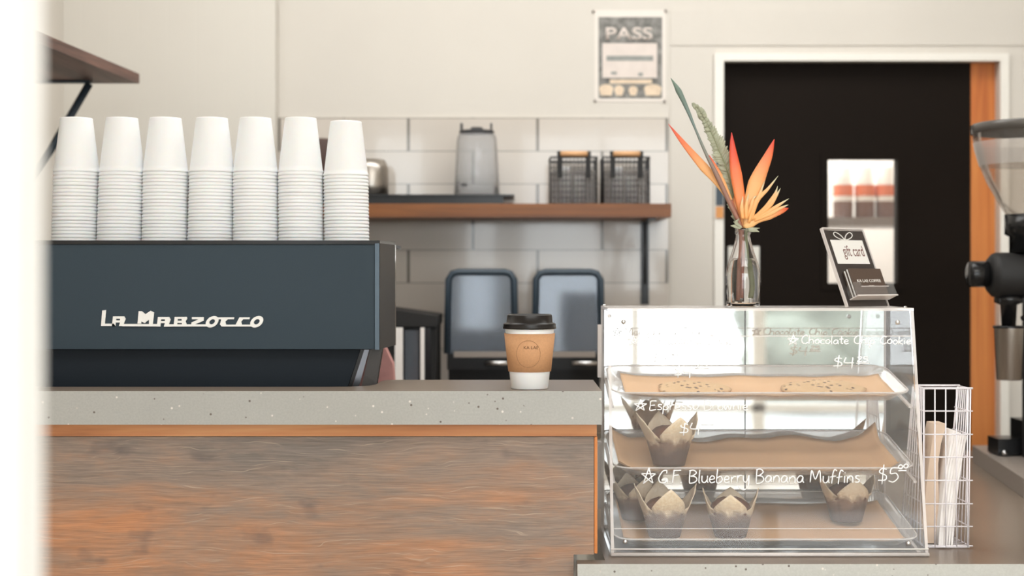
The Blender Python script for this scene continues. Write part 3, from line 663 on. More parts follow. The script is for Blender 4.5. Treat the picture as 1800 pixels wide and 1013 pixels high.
# takeaway cup on the bar
tc_ = thing('takeaway_cup', 'white takeaway coffee cup with black lid and kraft sleeve on bar', 'cup', (X(931, 2.56), 2.56, 1.0702))
k_ = 2.56/F
MB().lathe([(0, .003), (.029*1.1, .003), (.0325, 0), (.0335, .001), (.0445, .109), (.0447, .112), (0, .112)], seg=48).build('cup_body', M['cup'], tc_)
MB().lathe([(.0450, .1075), (.0480, .1075), (.0483, .1105), (.0470, .1125), (.0476, .114), (.0470, .1165), (.0440, .1180), (.0415, .1190), (.0405, .1315), (.0385, .1335), (.0365, .1315), (.0360, .126), (0, .126)], seg=48).build('lid', M['lid'], tc_)
b = MB(); zl_ = lambda z: .0335+(.0445-.0335)*z/.109
b.lathe([(zl_(.031)+.0012, .031), (zl_(.031)+.0020, .0312), (zl_(.099)+.0024, .0995), (zl_(.099)+.0014, .0995)], seg=48); sv = b.build('sleeve', M['sleeve'], tc_)
b = MB(); b.box(.0435, .0475, -.012, .012, .034, .099)
# sleeve seam and printed ring with letters wrapped on the sleeve
def wrapw(u, v, e=.0026):
    r = zl_(v)+e; a = -PI/2+u/r; return Vector((r*math.cos(a), r*math.sin(a), v))
b.bm.free()
b = MB(); ring = [wrapw(-.003+.022*math.cos(a), .064+.024*math.sin(a)) for a in [2*PI*k/40 for k in range(41)]]
b.tube(ring, .00022, 4); b.build('printed_ring', M['ink'], sv)
tm = text_mesh('KA LAE', 1, M['ink'], 'lettering', None, (-.011, .0, .073), (1, 0, 0), (0, 0, 1), width=.026, height=.0052, extrude=.0001)
for v_ in tm.data.vertices: v_.co = wrapw(v_.co.x, v_.co.z, .0026)
tm.parent = sv

# ------------------------------------------------------------------ acrylic pastry case
XA, XB = .178, .749
yb0, zb0, yt0, zt0, YK = 2.56, LZ+.0005, 2.655, 1.213, 2.845
pc = thing('pastry_case', 'clear acrylic pastry display case with white handwritten prices on counter', 'display case', ((XA+XB)/2, 2.7, LZ))
T = .0055
def pane(b, A, nrm, edge=True):                            # quad pane with thickness; faces 0, edges 1
    nrm = Vector(nrm); a = [b.bm.verts.new(p) for p in A]; c = [b.bm.verts.new(Vector(p)+nrm) for p in A]
    b.face(a, 0); b.face(c[::-1], 0)
    for i in range(4): b.face([a[i], a[(i+1) % 4], c[(i+1) % 4], c[i]], 1)
    return b
AE = [M['acryl'], M['edge']]
b = MB(); pane(b, [(XA+T, yb0, zb0+.006), (XB-T, yb0, zb0+.006), (XB-T, yt0, zt0-T), (XA+T, yt0, zt0-T)], (0, .0055, 0)); b.build('front_panel', AE, pc, world=True)
for x in (XA, XB-T):
    b = MB(); pane(b, [(x, yb0-.003, zb0), (x, YK+.004, zb0), (x, YK+.004, zt0-T-.0003), (x, yt0-.003, zt0-T-.0003)], (T, 0, 0)); b.build('side_panel', AE, pc, world=True)
b = MB(); pane(b, [(XA, yt0-.004, zt0), (XB, yt0-.004, zt0), (XB, YK+.004, zt0), (XA, YK+.004, zt0)], (0, 0, -T)); b.build('top_panel', AE, pc, world=True)
b = MB(); pane(b, [(XA+T, yb0, zb0), (XB-T, yb0, zb0), (XB-T, YK, zb0), (XA+T, YK, zb0)], (0, 0, .0055)); b.build('base_panel', AE, pc, world=True)
xm = X(1309, YK)
for x0, x1 in ((XA+T+.001, xm-.0012), (xm+.0012, XB-T-.001)):
    b = MB(); b.box(x0, x1, YK-.005, YK, zb0+.006, zt0-T-.001); b.build('mirror_door', M['mirror'], pc, world=True, bevel=.0012)
b = MB(); b.box(xm-.0012, xm+.0012, YK-.002, YK+.003, zb0+.006, zt0-T-.001); b.build('door_seam', M['wired'], pc, world=True)
def yfront(z): return yb0+(yt0-yb0)*(z-zb0)/(zt0-zb0)
for py in (591,):                                         # the bend line across the front
    b = MB(); z = Z(py, yfront(1.17)); b.box(XA+T, XB-T, yfront(z)-.0008, yfront(z)+.0004, z-.0009, z+.0009); b.build('bend_line', M['edge'], pc, world=True)
b = MB(); z = Z(927, 2.585); b.box(XA+T, XB-T, yfront(z)-.0006, yfront(z)+.0004, z-.0006, z+.0006); b.build('bend_line', M['edge'], pc, world=True)
b = MB(); b.tube([(XA, yb0-.006, zb0+.0035), (XB, yb0-.006, zb0+.0035)], .0035, 8); b.build('bottom_rail', M['edge'], pc, world=True)
b = MB(); b.tube([(XA, yb0-.004, zb0+.013), (XB, yb0-.004, zb0+.013)], .0014, 8); b.build('bottom_rail', M['card'], pc, world=True)
for px, py in ((1096, 566), (1578, 567), (1099, 953), (1597, 956)):
    y = yfront(Z(py, 2.6)); p = P(px, py, y-.001)
    b = MB(); b.lathe([(0, -.0035), (.0035, -.003), (.0046, -.001), (.0046, .001)], p, 14, 'Y'); s_ = b.build('screw', M['chrome'], pc, world=True)
for x in (XA+.006, XB-.012):
    b = MB(); b.lathe([(0, .003), (.003, .0025), (.004, 0)], (x, YK-.01 if x < .5 else yt0+.01, zt0), 12); b.build('screw', M['chrome'], pc, world=True)
for py0, py1 in ((570, 662), (775, 890)):
    b = MB(); b.box(XA-.008, XA-.0005, YK-.03, YK-.004, Z(py1, YK), Z(py0, YK)); b.build('hinge_block', M['edge'], pc, world=True, bevel=.001)
TR = [(Z(690, 2.635), 2.633), (Z(822, 2.605), 2.603), (Z(948, 2.575), 2.576)]
SLOPE = .19
for zr, yf in TR:
    for x0, x1 in ((XA+T, XA+T+.006), (XB-T-.006, XB-T)):
        b = MB(); yr1 = YK-.012
        pts_ = [(x0, yf+.01, zr-.026), (x0, yr1, zr-.026+(yr1-yf)*SLOPE), (x0, yr1, zr-.030+(yr1-yf)*SLOPE), (x0, yf+.01, zr-.030)]
        b.prism(pts_, (.006, 0, 0)); b.build('shelf_rail', M['edge'], pc, world=True)
# handwriting: single-stroke letters laid on the sloping front panel
GL = {
 'a': (.52, [[(.42, .48), (.22, .56), (.05, .3), (.14, .05), (.33, .12), (.42, .45), (.42, .14), (.5, .03)]]),
 'b': (.48, [[(.08, 1), (.06, .5), (.07, .05), (.25, 0), (.42, .22), (.3, .48), (.08, .35)]]),
 'c': (.42, [[(.38, .45), (.22, .55), (.05, .28), (.15, .03), (.4, .08)]]),
 'd': (.5, [[(.4, .45), (.2, .54), (.05, .28), (.15, .03), (.38, .15), (.42, .95), (.42, .02)]]),
 'e': (.46, [[(.07, .27), (.33, .32), (.35, .48), (.18, .55), (.05, .27), (.18, .02), (.42, .1)]]),
 'f': (.42, [[(.42, .88), (.28, 1), (.18, .75), (.15, .3), (.13, -.08)], [(0, .42), (.38, .5)]]),
 'h': (.5, [[(.08, 1), (.06, .5), (.06, 0)], [(.06, .32), (.24, .55), (.4, .4), (.42, 0)]]),
 'i': (.22, [[(.1, .5), (.1, .25), (.11, 0)], [(.1, .72), (.12, .74)]]),
 'k': (.44, [[(.08, 1), (.06, 0)], [(.4, .58), (.09, .27), (.42, 0)]]),
 'l': (.2, [[(.1, 1), (.08, .5), (.09, .05), (.16, 0)]]),
 'm': (.7, [[(.05, .5), (.06, 0)], [(.06, .35), (.2, .55), (.32, .4), (.33, 0)], [(.33, .35), (.46, .55), (.6, .38), (.62, 0)]]),
 'n': (.5, [[(.06, .5), (.06, 0)], [(.06, .32), (.24, .55), (.4, .4), (.42, 0)]]),
 'o': (.46, [[(.25, .54), (.07, .35), (.1, .08), (.3, .03), (.42, .28), (.32, .5), (.22, .53)]]),
 'p': (.48, [[(.06, .5), (.06, 0), (.04, -.42)], [(.07, .38), (.25, .56), (.42, .32), (.28, .06), (.08, .12)]]),
 'r': (.38, [[(.06, .5), (.07, 0)], [(.07, .3), (.2, .5), (.36, .5)]]),
 's': (.4, [[(.36, .5), (.15, .54), (.1, .38), (.32, .22), (.28, .03), (.04, .04)]]),
 't': (.36, [[(.18, .95), (.16, .4), (.2, .02), (.33, .05)], [(.0, .58), (.34, .62)]]),
 'u': (.5, [[(.06, .5), (.08, .12), (.25, .0), (.4, .2), (.42, .5)], [(.42, .5), (.42, .1), (.5, 0)]]),
 'w': (.62, [[(.04, .5), (.14, 0), (.29, .4), (.44, 0), (.56, .52)]]),
 'y': (.5, [[(.05, .5), (.1, .12), (.28, .05), (.4, .45)], [(.42, .52), (.42, -.2), (.2, -.5), (-.1, -.42), (-.2, -.25)]]),
 'B': (.6, [[(.08, 1), (.06, .5), (.07, 0)], [(.02, .95), (.3, 1.0), (.48, .8), (.3, .58), (.12, .52)], [(.12, .52), (.42, .48), (.54, .22), (.35, 0), (.06, -.04)]]),
 'C': (.62, [[(.56, .9), (.35, 1), (.1, .65), (.12, .2), (.35, 0), (.6, .15)]]),
 'E': (.55, [[(.5, 1.0), (.1, .95), (.07, .5), (.06, 0), (.5, .08)], [(.08, .5), (.4, .55)]]),
 'F': (.5, [[(.1, .98), (.08, .5), (.04, -.08)], [(.08, .96), (.3, .96), (.55, .98)], [(.08, .55), (.42, .6)]]),
 'G': (.66, [[(.52, .75), (.5, .98), (.25, .9), (.03, .4), (.15, .02), (.45, .02), (.58, .28), (.4, .35), (.22, .2), (.55, .22), (.62, .02)]]),
 'M': (.8, [[(.04, .0), (.1, .95), (.36, .25), (.6, .95), (.72, .0)]]),
 '$': (.5, [[(.42, .8), (.2, .85), (.1, .62), (.4, .42), (.38, .15), (.05, .12)], [(.28, 1.1), (.24, -.12)]]),
 '4': (.52, [[(.1, .95), (.05, .45), (.48, .42)], [(.42, .95), (.4, .4), (.4, -.15)]]),
 '5': (.5, [[(.46, .98), (.14, .95), (.1, .58), (.35, .6), (.45, .3), (.25, 0), (.03, .08)]]),
 '2': (.5, [[(.06, .78), (.25, .98), (.4, .75), (.05, .05), (.46, .08)]]),
 '0': (.5, [[(.25, 1), (.06, .6), (.15, .1), (.36, .1), (.44, .6), (.25, 1)]]),
 '*': (1.05, [[(.40, 1.1), (.72, -.05)], [(.72, -.05), (-.05, .66)], [(-.05, .66), (.85, .64)], [(.85, .64), (.10, -.08)], [(.10, -.08), (.42, 1.1)]]),
 '.': (.22, [[(.08, .02), (.12, .04)]]), ' ': (.34, [])}
def onfront(px, py):
    y = 2.6
    for _ in range(8): y = yfront(Z(py, y))
    return P(px, py, y-.0009)
def write(parts, parent=pc):
    for txt, x0, x1, base, cap in parts:
        b = MB()
        if txt == '_': b.tube([onfront(x0, base), onfront((x0+x1)/2, base-.5), onfront(x1, base)], .0011, 6); b.build('underline', M['mark'], parent, world=True); continue
        tot = sum(GL[c][0] for c in txt); sx_ = (x1-x0)/tot; cx = x0
        for c in txt:
            adv, st = GL[c]; jy = random.uniform(-.7, .7); js = random.uniform(.93, 1.07)
            for s in st:
                straight = c == '*'
                pts = [(cx+x*sx_+y*cap*.06, base-jy-y*cap*js) for x, y in s]
                p3 = [onfront(*p) for p in pts]
                p3 = p3 if straight else spline(p3, 5)
                b.tube(p3, .00115, 6)
            cx += adv*sx_
        b.build('lettering', M['mark'], parent, world=True)
write([('*Chocolate Chip Cookie', 1385, 1602, 605, 14), ('$4', 1463, 1502, 646, 18), ('25', 1506, 1526, 636, 9), ('_', 1505, 1528, 639, 0)])
write([('*Macadamia Cook', 1103, 1286, 606, 16), ('ie', 1271, 1283, 626, 11), ('$4', 1184, 1216, 662, 18), ('25', 1224, 1244, 645, 9), ('_', 1222, 1246, 648, 0)])
write([('*Espresso Brownie', 1115, 1316, 721, 17), ('$4', 1192, 1232, 763, 21), ('_', 1233, 1254, 747, 0)])
write([('*G.F. Blueberry Banana Muffins', 1128, 1512, 849, 23), ('$5', 1541, 1580, 848, 27), ('00', 1578, 1597, 824, 8), ('_', 1579, 1593, 828, 0)])

# trays, paper
def rrect(w_, d, r, n=6):
    pts = []
    for cx, cy, a0 in ((w_-r, d-r, 0), (-w_+r, d-r, PI/2), (-w_+r, -d+r, PI), (w_-r, -d+r, 1.5*PI)):
        for k in range(n+1): a = a0+PI/2*k/n; pts.append((cx+r*math.cos(a), cy+r*math.sin(a)))
    return pts
TN = ['top', 'middle', 'bottom']
TW_ = (XB-XA)/2-T-.0015
def rise(i, y): return TR[i][0]-.0215+(y-TR[i][1])*SLOPE     # top of the tray floor at depth y
for i, (zr, yf) in enumerate(TR):
    dep = (YK-.012-yf)/2; yc = yf+dep; tilt = math.atan(SLOPE)
    b = MB(); loops = []
    for dw, z, r in ((0, 0, .03), (.001, -.002, .03), (.004, -.0025, .028), (.026, -.020, .018), (.028, -.0215, .016)):
        loops.append([b.bm.verts.new((x, y, z)) for x, y in rrect(TW_-dw, dep/math.cos(tilt)-dw, r)])
    loops2 = []
    for dw, z, r in ((.003, .0008, .028), (.006, -.0005, .026), (.028, -.0185, .016), (.030, -.0195, .015)):
        loops2.append([b.bm.verts.new((x, y, z)) for x, y in rrect(TW_-dw, dep/math.cos(tilt)-dw, r)])
    n = len(loops[0])
    L = loops[::-1]+loops2
    for a, c in zip(L, L[1:]):
        for k in range(n): b.face([a[k], a[(k+1) % n], c[(k+1) % n], c[k]], 0, True)
    b.face(L[0]); b.face(L[-1])
    o = b.build('serving_tray', M['tray'])
    tag(o, 'clear acrylic tray on the %s level of the pastry case' % TN[i], 'tray', 'trays in the pastry case')
    o.location = ((XA+XB)/2, yc, zr-.002+dep*SLOPE); o.rotation_euler = (tilt, 0, 0)
    # bright rounded rim as part of tray
    b = MB(); rp = [(x, y, .001) for x, y in rrect(TW_-.0015, dep/math.cos(tilt)-.0015, .029)]; rp.append(rp[0]); b.tube(rp, .0014, 6); rm = b.build('rim', M['edge'], o)
    # parchment
    b = MB(); nx, ny = 60, 16
    x0, x1 = [(.213, .722), (.196, .730), (.205, .720)][i]
    if i == 1: x0, x1 = .197, .716
    g_ = []
    zup = [.003, .010, .002][i]
    for iy in range(ny+1):
        row = []
        for ix in range(nx+1):
            fx, fy = ix/nx, iy/ny
            xx = x0+(x1-x0)*fx
            yy = yf+.014+(YK-.040-yf-.014)*fy
            z = rise(i, yy)+.0028
            e = min(fx, 1-fx)*(x1-x0)
            if e < .03: z += (.03-e)*(.55 if i == 1 else .2)
            if fy > .78: z += ((fy-.78)/.22)**1.5*(zup+(.0045*math.sin(xx*23+i*2)+.003*math.sin(xx*47) if i == 1 else .0008*math.sin(xx*31))+(.016*max(0, (xx-.64)/.08) if i == 1 else 0))
            if fy < .10: z += (.10-fy)*.10
            z += .0008*math.sin(xx*60+i)+.0006*math.sin(yy*90)
            row.append(b.bm.verts.new((xx, yy, z)))
        g_.append(row)
    g2 = [[b.bm.verts.new(v.co+Vector((0, 0, .0004))) for v in row] for row in g_]
    for iy in range(ny):
        for ix in range(nx):
            b.face([g_[iy][ix], g_[iy][ix+1], g_[iy+1][ix+1], g_[iy+1][ix]], 0, True); b.face([g2[iy][ix], g2[iy+1][ix], g2[iy+1][ix+1], g2[iy][ix+1]], 0, True)
    for ix in range(nx): b.face([g_[0][ix], g2[0][ix], g2[0][ix+1], g_[0][ix+1]]); b.face([g_[ny][ix], g_[ny][ix+1], g2[ny][ix+1], g2[ny][ix]])
    for iy in range(ny): b.face([g_[iy][0], g_[iy+1][0], g2[iy+1][0], g2[iy][0]]); b.face([g_[iy][nx], g2[iy][nx], g2[iy+1][nx], g_[iy+1][nx]])
    o = b.build('parchment_paper', M['kraft']); tag(o, 'brown parchment paper lining the %s clear tray' % TN[i], 'parchment', 'parchment liners in the pastry case')
def cookie(px, py, wpx, label, seed, Yc=2.715, dep=.052):
    z = rise(0, Yc)+.0036; rx = wpx*Yc/F/2
    b = MB(); rings = []
    for fr_, hz in ((0, .0085), (.4, .0088), (.7, .008), (.9, .0062), (1.0, .003), (.97, 0), (.5, 0), (0, 0)):
        if fr_ == 0: rings.append([b.bm.verts.new((0, 0, hz))]); continue
        ring = []
        for k in range(40):
            a = 2*PI*k/40; wv_ = 1+.05*math.sin(3*a+seed)+.03*math.sin(7*a+seed*2)
            bump_ = .0016*noise.noise(Vector((math.cos(a)*fr_*4, math.sin(a)*fr_*4, seed)))
            ring.append(b.bm.verts.new((rx*fr_*wv_*math.cos(a), dep*fr_*wv_*math.sin(a), hz+(bump_ if hz > .003 else 0))))
        rings.append(ring)
    for a, c in zip(rings, rings[1:]):
        for k in range(40):
            j = (k+1) % 40
            if len(a) == 1: b.face([a[0], c[k], c[j]], 0, True)
            elif len(c) == 1: b.face([a[j], a[k], c[0]], 0, True)
            else: b.face([a[k], c[k], c[j], a[j]], 0, True)
    o = b.build('cookie', M['cookie']); o.location = (X(px, Yc), Yc, z); o.rotation_euler = (math.atan(SLOPE), 0, 0)
    return tag(o, label, 'cookie', 'cookies on the top tray')
cookie(1218, 677, 128, 'large chocolate chip cookie at the left of the top tray', 1.3, 2.715)
cookie(1448, 672, 150, 'large chocolate chip cookie at the right of the top tray', 4.1, 2.72)
# muffins
def muffin(px, i, Yc, sc, tiph, label, rot, seed, flare=1.0):
    z = rise(i, Yc)+.0042
    t = thing('muffin', label, 'muffin', (X(px, Yc), Yc, z+.004), 'muffins in the pastry case', rot=(0, 0, rot))
    b = MB(); n = 64; m_ = 14; R = []
    rnd = random.Random(seed); tips = [rnd.uniform(.85, 1.1) for _ in range(4)]; lean = [rnd.uniform(.7, 1.25) for _ in range(4)]
    for j in range(m_+1):
        f = j/m_; row = []
        for k in range(n):
            a = 2*PI*k/n
            sec = int(((a+PI/4) % (2*PI))/(PI/2)) % 4; da = ((a+PI/4) % (PI/2))-PI/4
            peak = max(0, 1-abs(da)/(PI/4))**.78
            hgt_ = (.046+.044*tiph*tips[sec]*peak)*sc
            h = hgt_*f
            r = (.0265+.0125*min(1, h/(.046*sc)))*sc
            over = max(0, h-.046*sc)
            r += over*.34*flare*lean[sec] - .0035*sc*(1-peak)**3*f
            r += .0007*math.sin(a*16)*f
            # flattened petals: points pulled onto a plane
            if over > 0: r *= 1/max(.80, math.cos(da*.75)) *.99
            row.append(b.bm.verts.new((r*math.cos(a), r*math.sin(a), h)))
        R.append(row)
    c0 = b.bm.verts.new((0, 0, 0))
    for k in range(n): b.face([c0, R[0][(k+1) % n], R[0][k]])
    R2 = [[b.bm.verts.new((v.co.x*.975, v.co.y*.975, v.co.z+(.0006 if j == 0 else 0))) for v in row] for j, row in enumerate(R)]
    for j in range(m_):
        for k in range(n):
            q = (k+1) % n
            b.face([R[j][k], R[j][q], R[j+1][q], R[j+1][k]], 0, True); b.face([R2[j][k], R2[j+1][k], R2[j+1][q], R2[j][q]], 0, True)
    for k in range(n): q = (k+1) % n; b.face([R[m_][k], R[m_][q], R2[m_][q], R2[m_][k]])
    b.build('wrapper', M['wrap'], t, recalc=False)
    b = MB(); rings = []
    for fr_, h in ((1, .040), (1.0, .046), (.88, .055), (.65, .062), (.35, .066)):
        rings.append([b.bm.verts.new(((.036*fr_*sc+.002*noise.noise(Vector((math.cos(2*PI*k/28)*3, math.sin(2*PI*k/28)*3, seed+h*40))))*math.cos(2*PI*k/28), (.036*fr_*sc)*math.sin(2*PI*k/28), h*sc+.003*noise.noise(Vector((math.cos(2*PI*k/28)*fr_*5, math.sin(2*PI*k/28)*fr_*5, seed))))) for k in range(28)])
    tp = b.bm.verts.new((0, 0, .067*sc))
    for a, c in zip(rings, rings[1:]):
        for k in range(28): b.face([a[k], a[(k+1) % 28], c[(k+1) % 28], c[k]], 0, True)
    for k in range(28): b.face([rings[-1][k], rings[-1][(k+1) % 28], tp], 0, True)
    b.build('crust', M['crust'], t)
    return t
muffin(1176, 1, 2.66, 1.10, 1.0, 'brownie muffin in tulip paper, the only one on the middle tray', -PI/2+.25, 3, 1.2)
muffin(1168, 2, 2.625, 1.08, .95, 'front left muffin in paper wrapper on the bottom tray', -PI/2+.1, 5)
muffin(1284, 2, 2.625, 1.08, .80, 'middle muffin in paper wrapper on the bottom tray', -PI/2-.15, 8, .9)
muffin(1488, 2, 2.705, 1.08, .80, 'right muffin in paper wrapper standing apart on bottom tray', -PI/2+.1, 11, 1.0)
muffin(1118, 2, 2.715, 1.0, .80, 'muffin at the far left back corner of the bottom tray', .3, 14, .8)

# ------------------------------------------------------------------ bottle vase and flowers
YV = 2.735
vs = thing('glass_bottle', 'small clear glass bottle of water with stems on pastry case', 'vase', (X(1306, YV), YV, zt0+.0003))
pf_ = [(60, 0), (60, 0)]
s_ = YV/F
outer = [(0, .0), (25, 0), (29, 2), (30, 6), (30, 55), (29, 66), (25, 80), (19, 98), (14.5, 114), (12.4, 124), (12.4, 127), (14, 128.5), (14, 136), (12.4, 138)]
inner_ = [(10.6, 138), (10.6, 122), (13, 112), (17.5, 96), (23.5, 79), (27.4, 65), (28.3, 55), (28.3, 9), (26, 6), (0, 5)]
MB().lathe([(r*s_, h*s_) for r, h in outer+inner_], seg=48).build('glass_body', M['glass'], vs)
wl = 85
MB().lathe([(0, 5.6*s_), (25.8*s_, 6.4*s_), (28.0*s_, 9.2*s_), (28.0*s_, 55*s_), (27.1*s_, 65*s_), (23.2*s_, 79*s_), (21.2*s_, wl*s_), (0, wl*s_)], seg=48).build('water', M['water'], vs)
def fpt(px, py, dy=0): return P(px, py, YV+dy)
def path(pts, n=6):
    return spline([fpt(*p) for p in pts], n)
def leaf(name, pts, wid, m, parent, flat=.25, per=6, power=1.0, base=.25):
    p = path(pts, per); n = len(p); rs = []
    for i in range(n):
        t_ = i/(n-1); k = wid[0]+(wid[1]-wid[0])*min(1, t_/.45) if t_ < .45 else wid[1]*max(0.02, (1-(t_-.45)/.55))**.8
        rs.append(k*s_/2)
    b = MB(); b.tube(p, rs, 10, flat, (0, 1, 0)); return b.build(name, m, parent, world=True)
h1 = thing('bird_of_paradise_flower', 'orange and red heliconia bloom standing upright in the glass bottle', 'flower', P(1308, 405, YV))
b = MB(); b.tube(path([(1312, 398), (1311, 420), (1314, 460), (1318, 500), (1316, 524)]), 3.6*s_, 10); b.build('stem', M['stemg'], h1, world=True)
leaf('bract', [(1311, 400), (1303, 360), (1293, 300), (1288, 262), (1286, 233)], (12, 22), M['bractr'], h1)
leaf('bract', [(1313, 400, -.004), (1318, 360, -.004), (1332, 315, -.004), (1350, 275, -.002), (1361, 245)], (12, 30), M['bract'], h1)
leaf('bract', [(1310, 402, -.006), (1330, 385, -.008), (1355, 376, -.008), (1375, 370, -.006), (1386, 366)], (14, 20), M['bract'], h1)
leaf('bract', [(1308, 402, .006), (1298, 370, .008), (1296, 345, .008), (1302, 320, .008)], (12, 18), M['bract'], h1)
for q in ([(1316, 392), (1326, 362), (1336, 340), (1344, 318)], [(1320, 388), (1332, 352), (1350, 332), (1368, 309)], [(1322, 386), (1348, 362), (1362, 342), (1367, 327)],
          [(1324, 386), (1350, 365), (1364, 345), (1372, 331)], [(1326, 386), (1352, 372), (1370, 360), (1387, 349)], [(1326, 388), (1350, 378), (1372, 366), (1386, 360)], [(1312, 385), (1320, 365), (1324, 350), (1330, 344)]):
    leaf('floret', [(a, c, -.010) for a, c in q], (5, 8), M['floret'], h1, .5)
for q in ([(1306, 385, -.012), (1304, 365, -.012), (1306, 345, -.012)], [(1312, 385, -.012), (1312, 362, -.012), (1316, 340, -.012)]):
    leaf('floret', q, (6, 8), M['floret'], h1, .5)
h2 = thing('orange_bract_stem', 'slender orange leaning bract with reddish stem in the bottle', 'flower', P(1300, 405, YV))
b = MB(); b.tube(path([(1284, 352, .004), (1296, 382, .004), (1303, 402), (1306, 440), (1304, 480), (1303, 524)]), [3.6*s_]*31, 10); b.build('stem', M['stemr'], h2, world=True)
leaf('bract', [(1286, 358, .006), (1262, 322, .008), (1232, 288, .008), (1200, 250, .006), (1175, 218, .004)], (7, 17), M['bract'], h2)
leaf('bract', [(1288, 362, .010), (1272, 325, .012), (1258, 295, .012), (1246, 272, .012)], (8, 12), M['bract'], h2)
h3 = thing('green_bud_stem', 'tall grey green closed bud on a long leaning stem', 'plant stem', P(1300, 405, YV))
p = path([(1299, 528, -.008), (1300, 470, -.008), (1302, 404, -.006), (1284, 360, -.006), (1262, 312, -.006), (1240, 268, -.004), (1222, 226, -.004), (1208, 192, -.004), (1193, 160, -.002), (1179, 137)], 6)
n = len(p); ww_ = [6, 6, 7.5, 8, 9, 5.5, 4, 7, 10.5, .8]; rs = []
for i in range(n):
    f = i/(n-1)*9; k = min(8, int(f)); rs.append((ww_[k]+(ww_[k+1]-ww_[k])*(f-k))*s_/2)
b = MB(); b.tube(p, rs, 10); b.build('stem', M['blade'], h3, world=True)
h4 = thing('fern_frond', 'grey green serrated frond leaning beside the tall bud', 'frond', P(1300, 405, YV))
mid = path([(1308, 420, .012), (1298, 385, .014), (1288, 345, .014), (1278, 300, .014), (1262, 262, .014), (1246, 225, .012), (1232, 200, .010), (1217, 182, .008)], 8)
b = MB(); b.tube(mid, [2.2*s_*(1-.7*i/len(mid)) for i in range(len(mid))], 8); b.build('midrib', M['stemg'], h4, world=True)
b = MB(); n = len(mid)
for i in range(5, n-1):
    f = i/(n-1); wd = (19*math.sin(PI*min(1, f*1.12)**.8)+2 if f < .8 else 7*(1-f)/.2+3)*s_
    for sd in (-1, 1):
        t_ = (mid[min(i+1, n-1)]-mid[i-1]).normalized(); side = Vector((t_.z, 0, -t_.x))*sd
        wd2 = wd*random.uniform(.8, 1.25)*(1.1 if sd > 0 else .8)
        e = mid[i]+side*wd2*.8+t_*wd2*.6+Vector((0, random.uniform(-.004, .004), 0))
        b.tube([mid[i], (mid[i]*.45+e*.55), e], [3.2*s_, 4.4*s_, .7*s_], 6, .35, (0, 1, 0))
b.build('leaflets', M['leafg'], h4, world=True)['kind'] = 'stuff'
for q in ([(1308, 404, -.01), (1322, 403, -.012), (1336, 401, -.012)], [(1310, 406, -.01), (1326, 405, -.012), (1335, 408, -.012)], [(1304, 400, -.012), (1294, 392, -.014), (1300, 384, -.014)], [(1302, 402, -.012), (1292, 398, -.012), (1284, 397, -.012)]):
    leaf('small_leaf', q, (3, 7), M['leafg'], h4, .4)

# ------------------------------------------------------------------ gift card stand
YG = 2.69; th = math.asin(.57)
O = P(1489, 536, YG); O.z = zt0+.0006
Rv = Vector((math.cos(th), math.sin(th), 0)); Uv = Vector((-.0375, .0537, .151)).normalized(); Nv = Uv.cross(Rv)*1.0   # away from viewer?
if Nv.y > 0: Nv = -Nv                                    # Nv points to the viewer
W_, H_ = .115, .164
gs = thing('card_stand', 'leaning clear acrylic stand with charcoal gift card sign', 'card stand', tuple(O))
def q3(u, v, n=0): return O+Rv*u+Uv*v+Nv*n
def slab3(name, u0, u1, v0, v1, n0, n1, m, parent=gs, bevel=0):
    b = MB(); A = [q3(u0, v0, n0), q3(u1, v0, n0), q3(u1, v1, n0), q3(u0, v1, n0)]; B = [q3(u0, v0, n1), q3(u1, v0, n1), q3(u1, v1, n1), q3(u0, v1, n1)]
    b.hexa(A, B); 
    if parent is None:
        return b.build(name, m, bevel=bevel, loc=A[0])
    return b.build(name, m, parent, world=True, bevel=bevel)
slab3('front_sheet', 0, W_, 0, H_, .0012, .0032, M['acryl2'])
slab3('back_sheet', 0, W_, 0, H_, -.0032, -.0012, M['acryl'])
for u0, u1, v0, v1 in ((-.001, .0012, 0, H_), (W_-.0012, W_+.001, 0, H_), (0, W_, H_-.0015, H_+.001)): slab3('edge', u0, u1, v0, v1, -.0033, .0033, M['edge'])
slab3('insert', .0015, W_-.0015, .001, H_-.004, -.001, .001, M['cardd'])
cw = slab3('printed_card', .0128, .1035, .0894, .1396, .0011, .0015, M['card'])
text_mesh('gift card', 1, M['red'], 'lettering', gs, q3(.038, .098, .0016), Rv, Uv, width=.058, height=.030, extrude=.0002)
b = MB()
for sg in (-1, 1):
    c0 = (.0535, .140)
    b.tube(spline([q3(c0[0]+sg*x, c0[1]+y, .0018) for x, y in ((0, 0), (.008, .010), (.020, .016), (.026, .012), (.022, .006), (.010, .001), (0, 0))], 5), .0010, 6)
b.build('bow', M['card'], gs, world=True)
# foot and pocket
fo = [q3(0, 0, .003), q3(W_, 0, .003)]
b = MB(); b.hexa([q3(0, .001, -.0035), q3(W_, .001, -.0035), q3(W_, .004, -.0035), q3(0, .004, -.0035)], [Vector((p_.x-Rv.y*0, p_.y+.05, zt0+.0008)) for p_ in (q3(0, 0), q3(W_, 0))]+[Vector((p_.x, p_.y+.05, zt0+.003)) for p_ in (q3(W_, 0), q3(0, 0))]); b.build('foot', M['acryl'], gs, world=True)
slab3('pocket_floor', .010, W_+.006, .0125, .0145, .0034, .026, M['edge'])
slab3('pocket_front', .010, W_+.006, .0145, .032, .024, .026, M['edge'] if False else M['acryl'])
slab3('pocket_side', .010, .012, .0145, .040, .0034, .024, M['acryl']); slab3('pocket_side', W_+.004, W_+.006, .0145, .040, .0034, .024, M['acryl'])
for a, c in ((.010, .030), (W_-.012, W_+.006)):
    slab3('pocket_ear', a, c, .032, .041, .024, .026, M['acryl'])
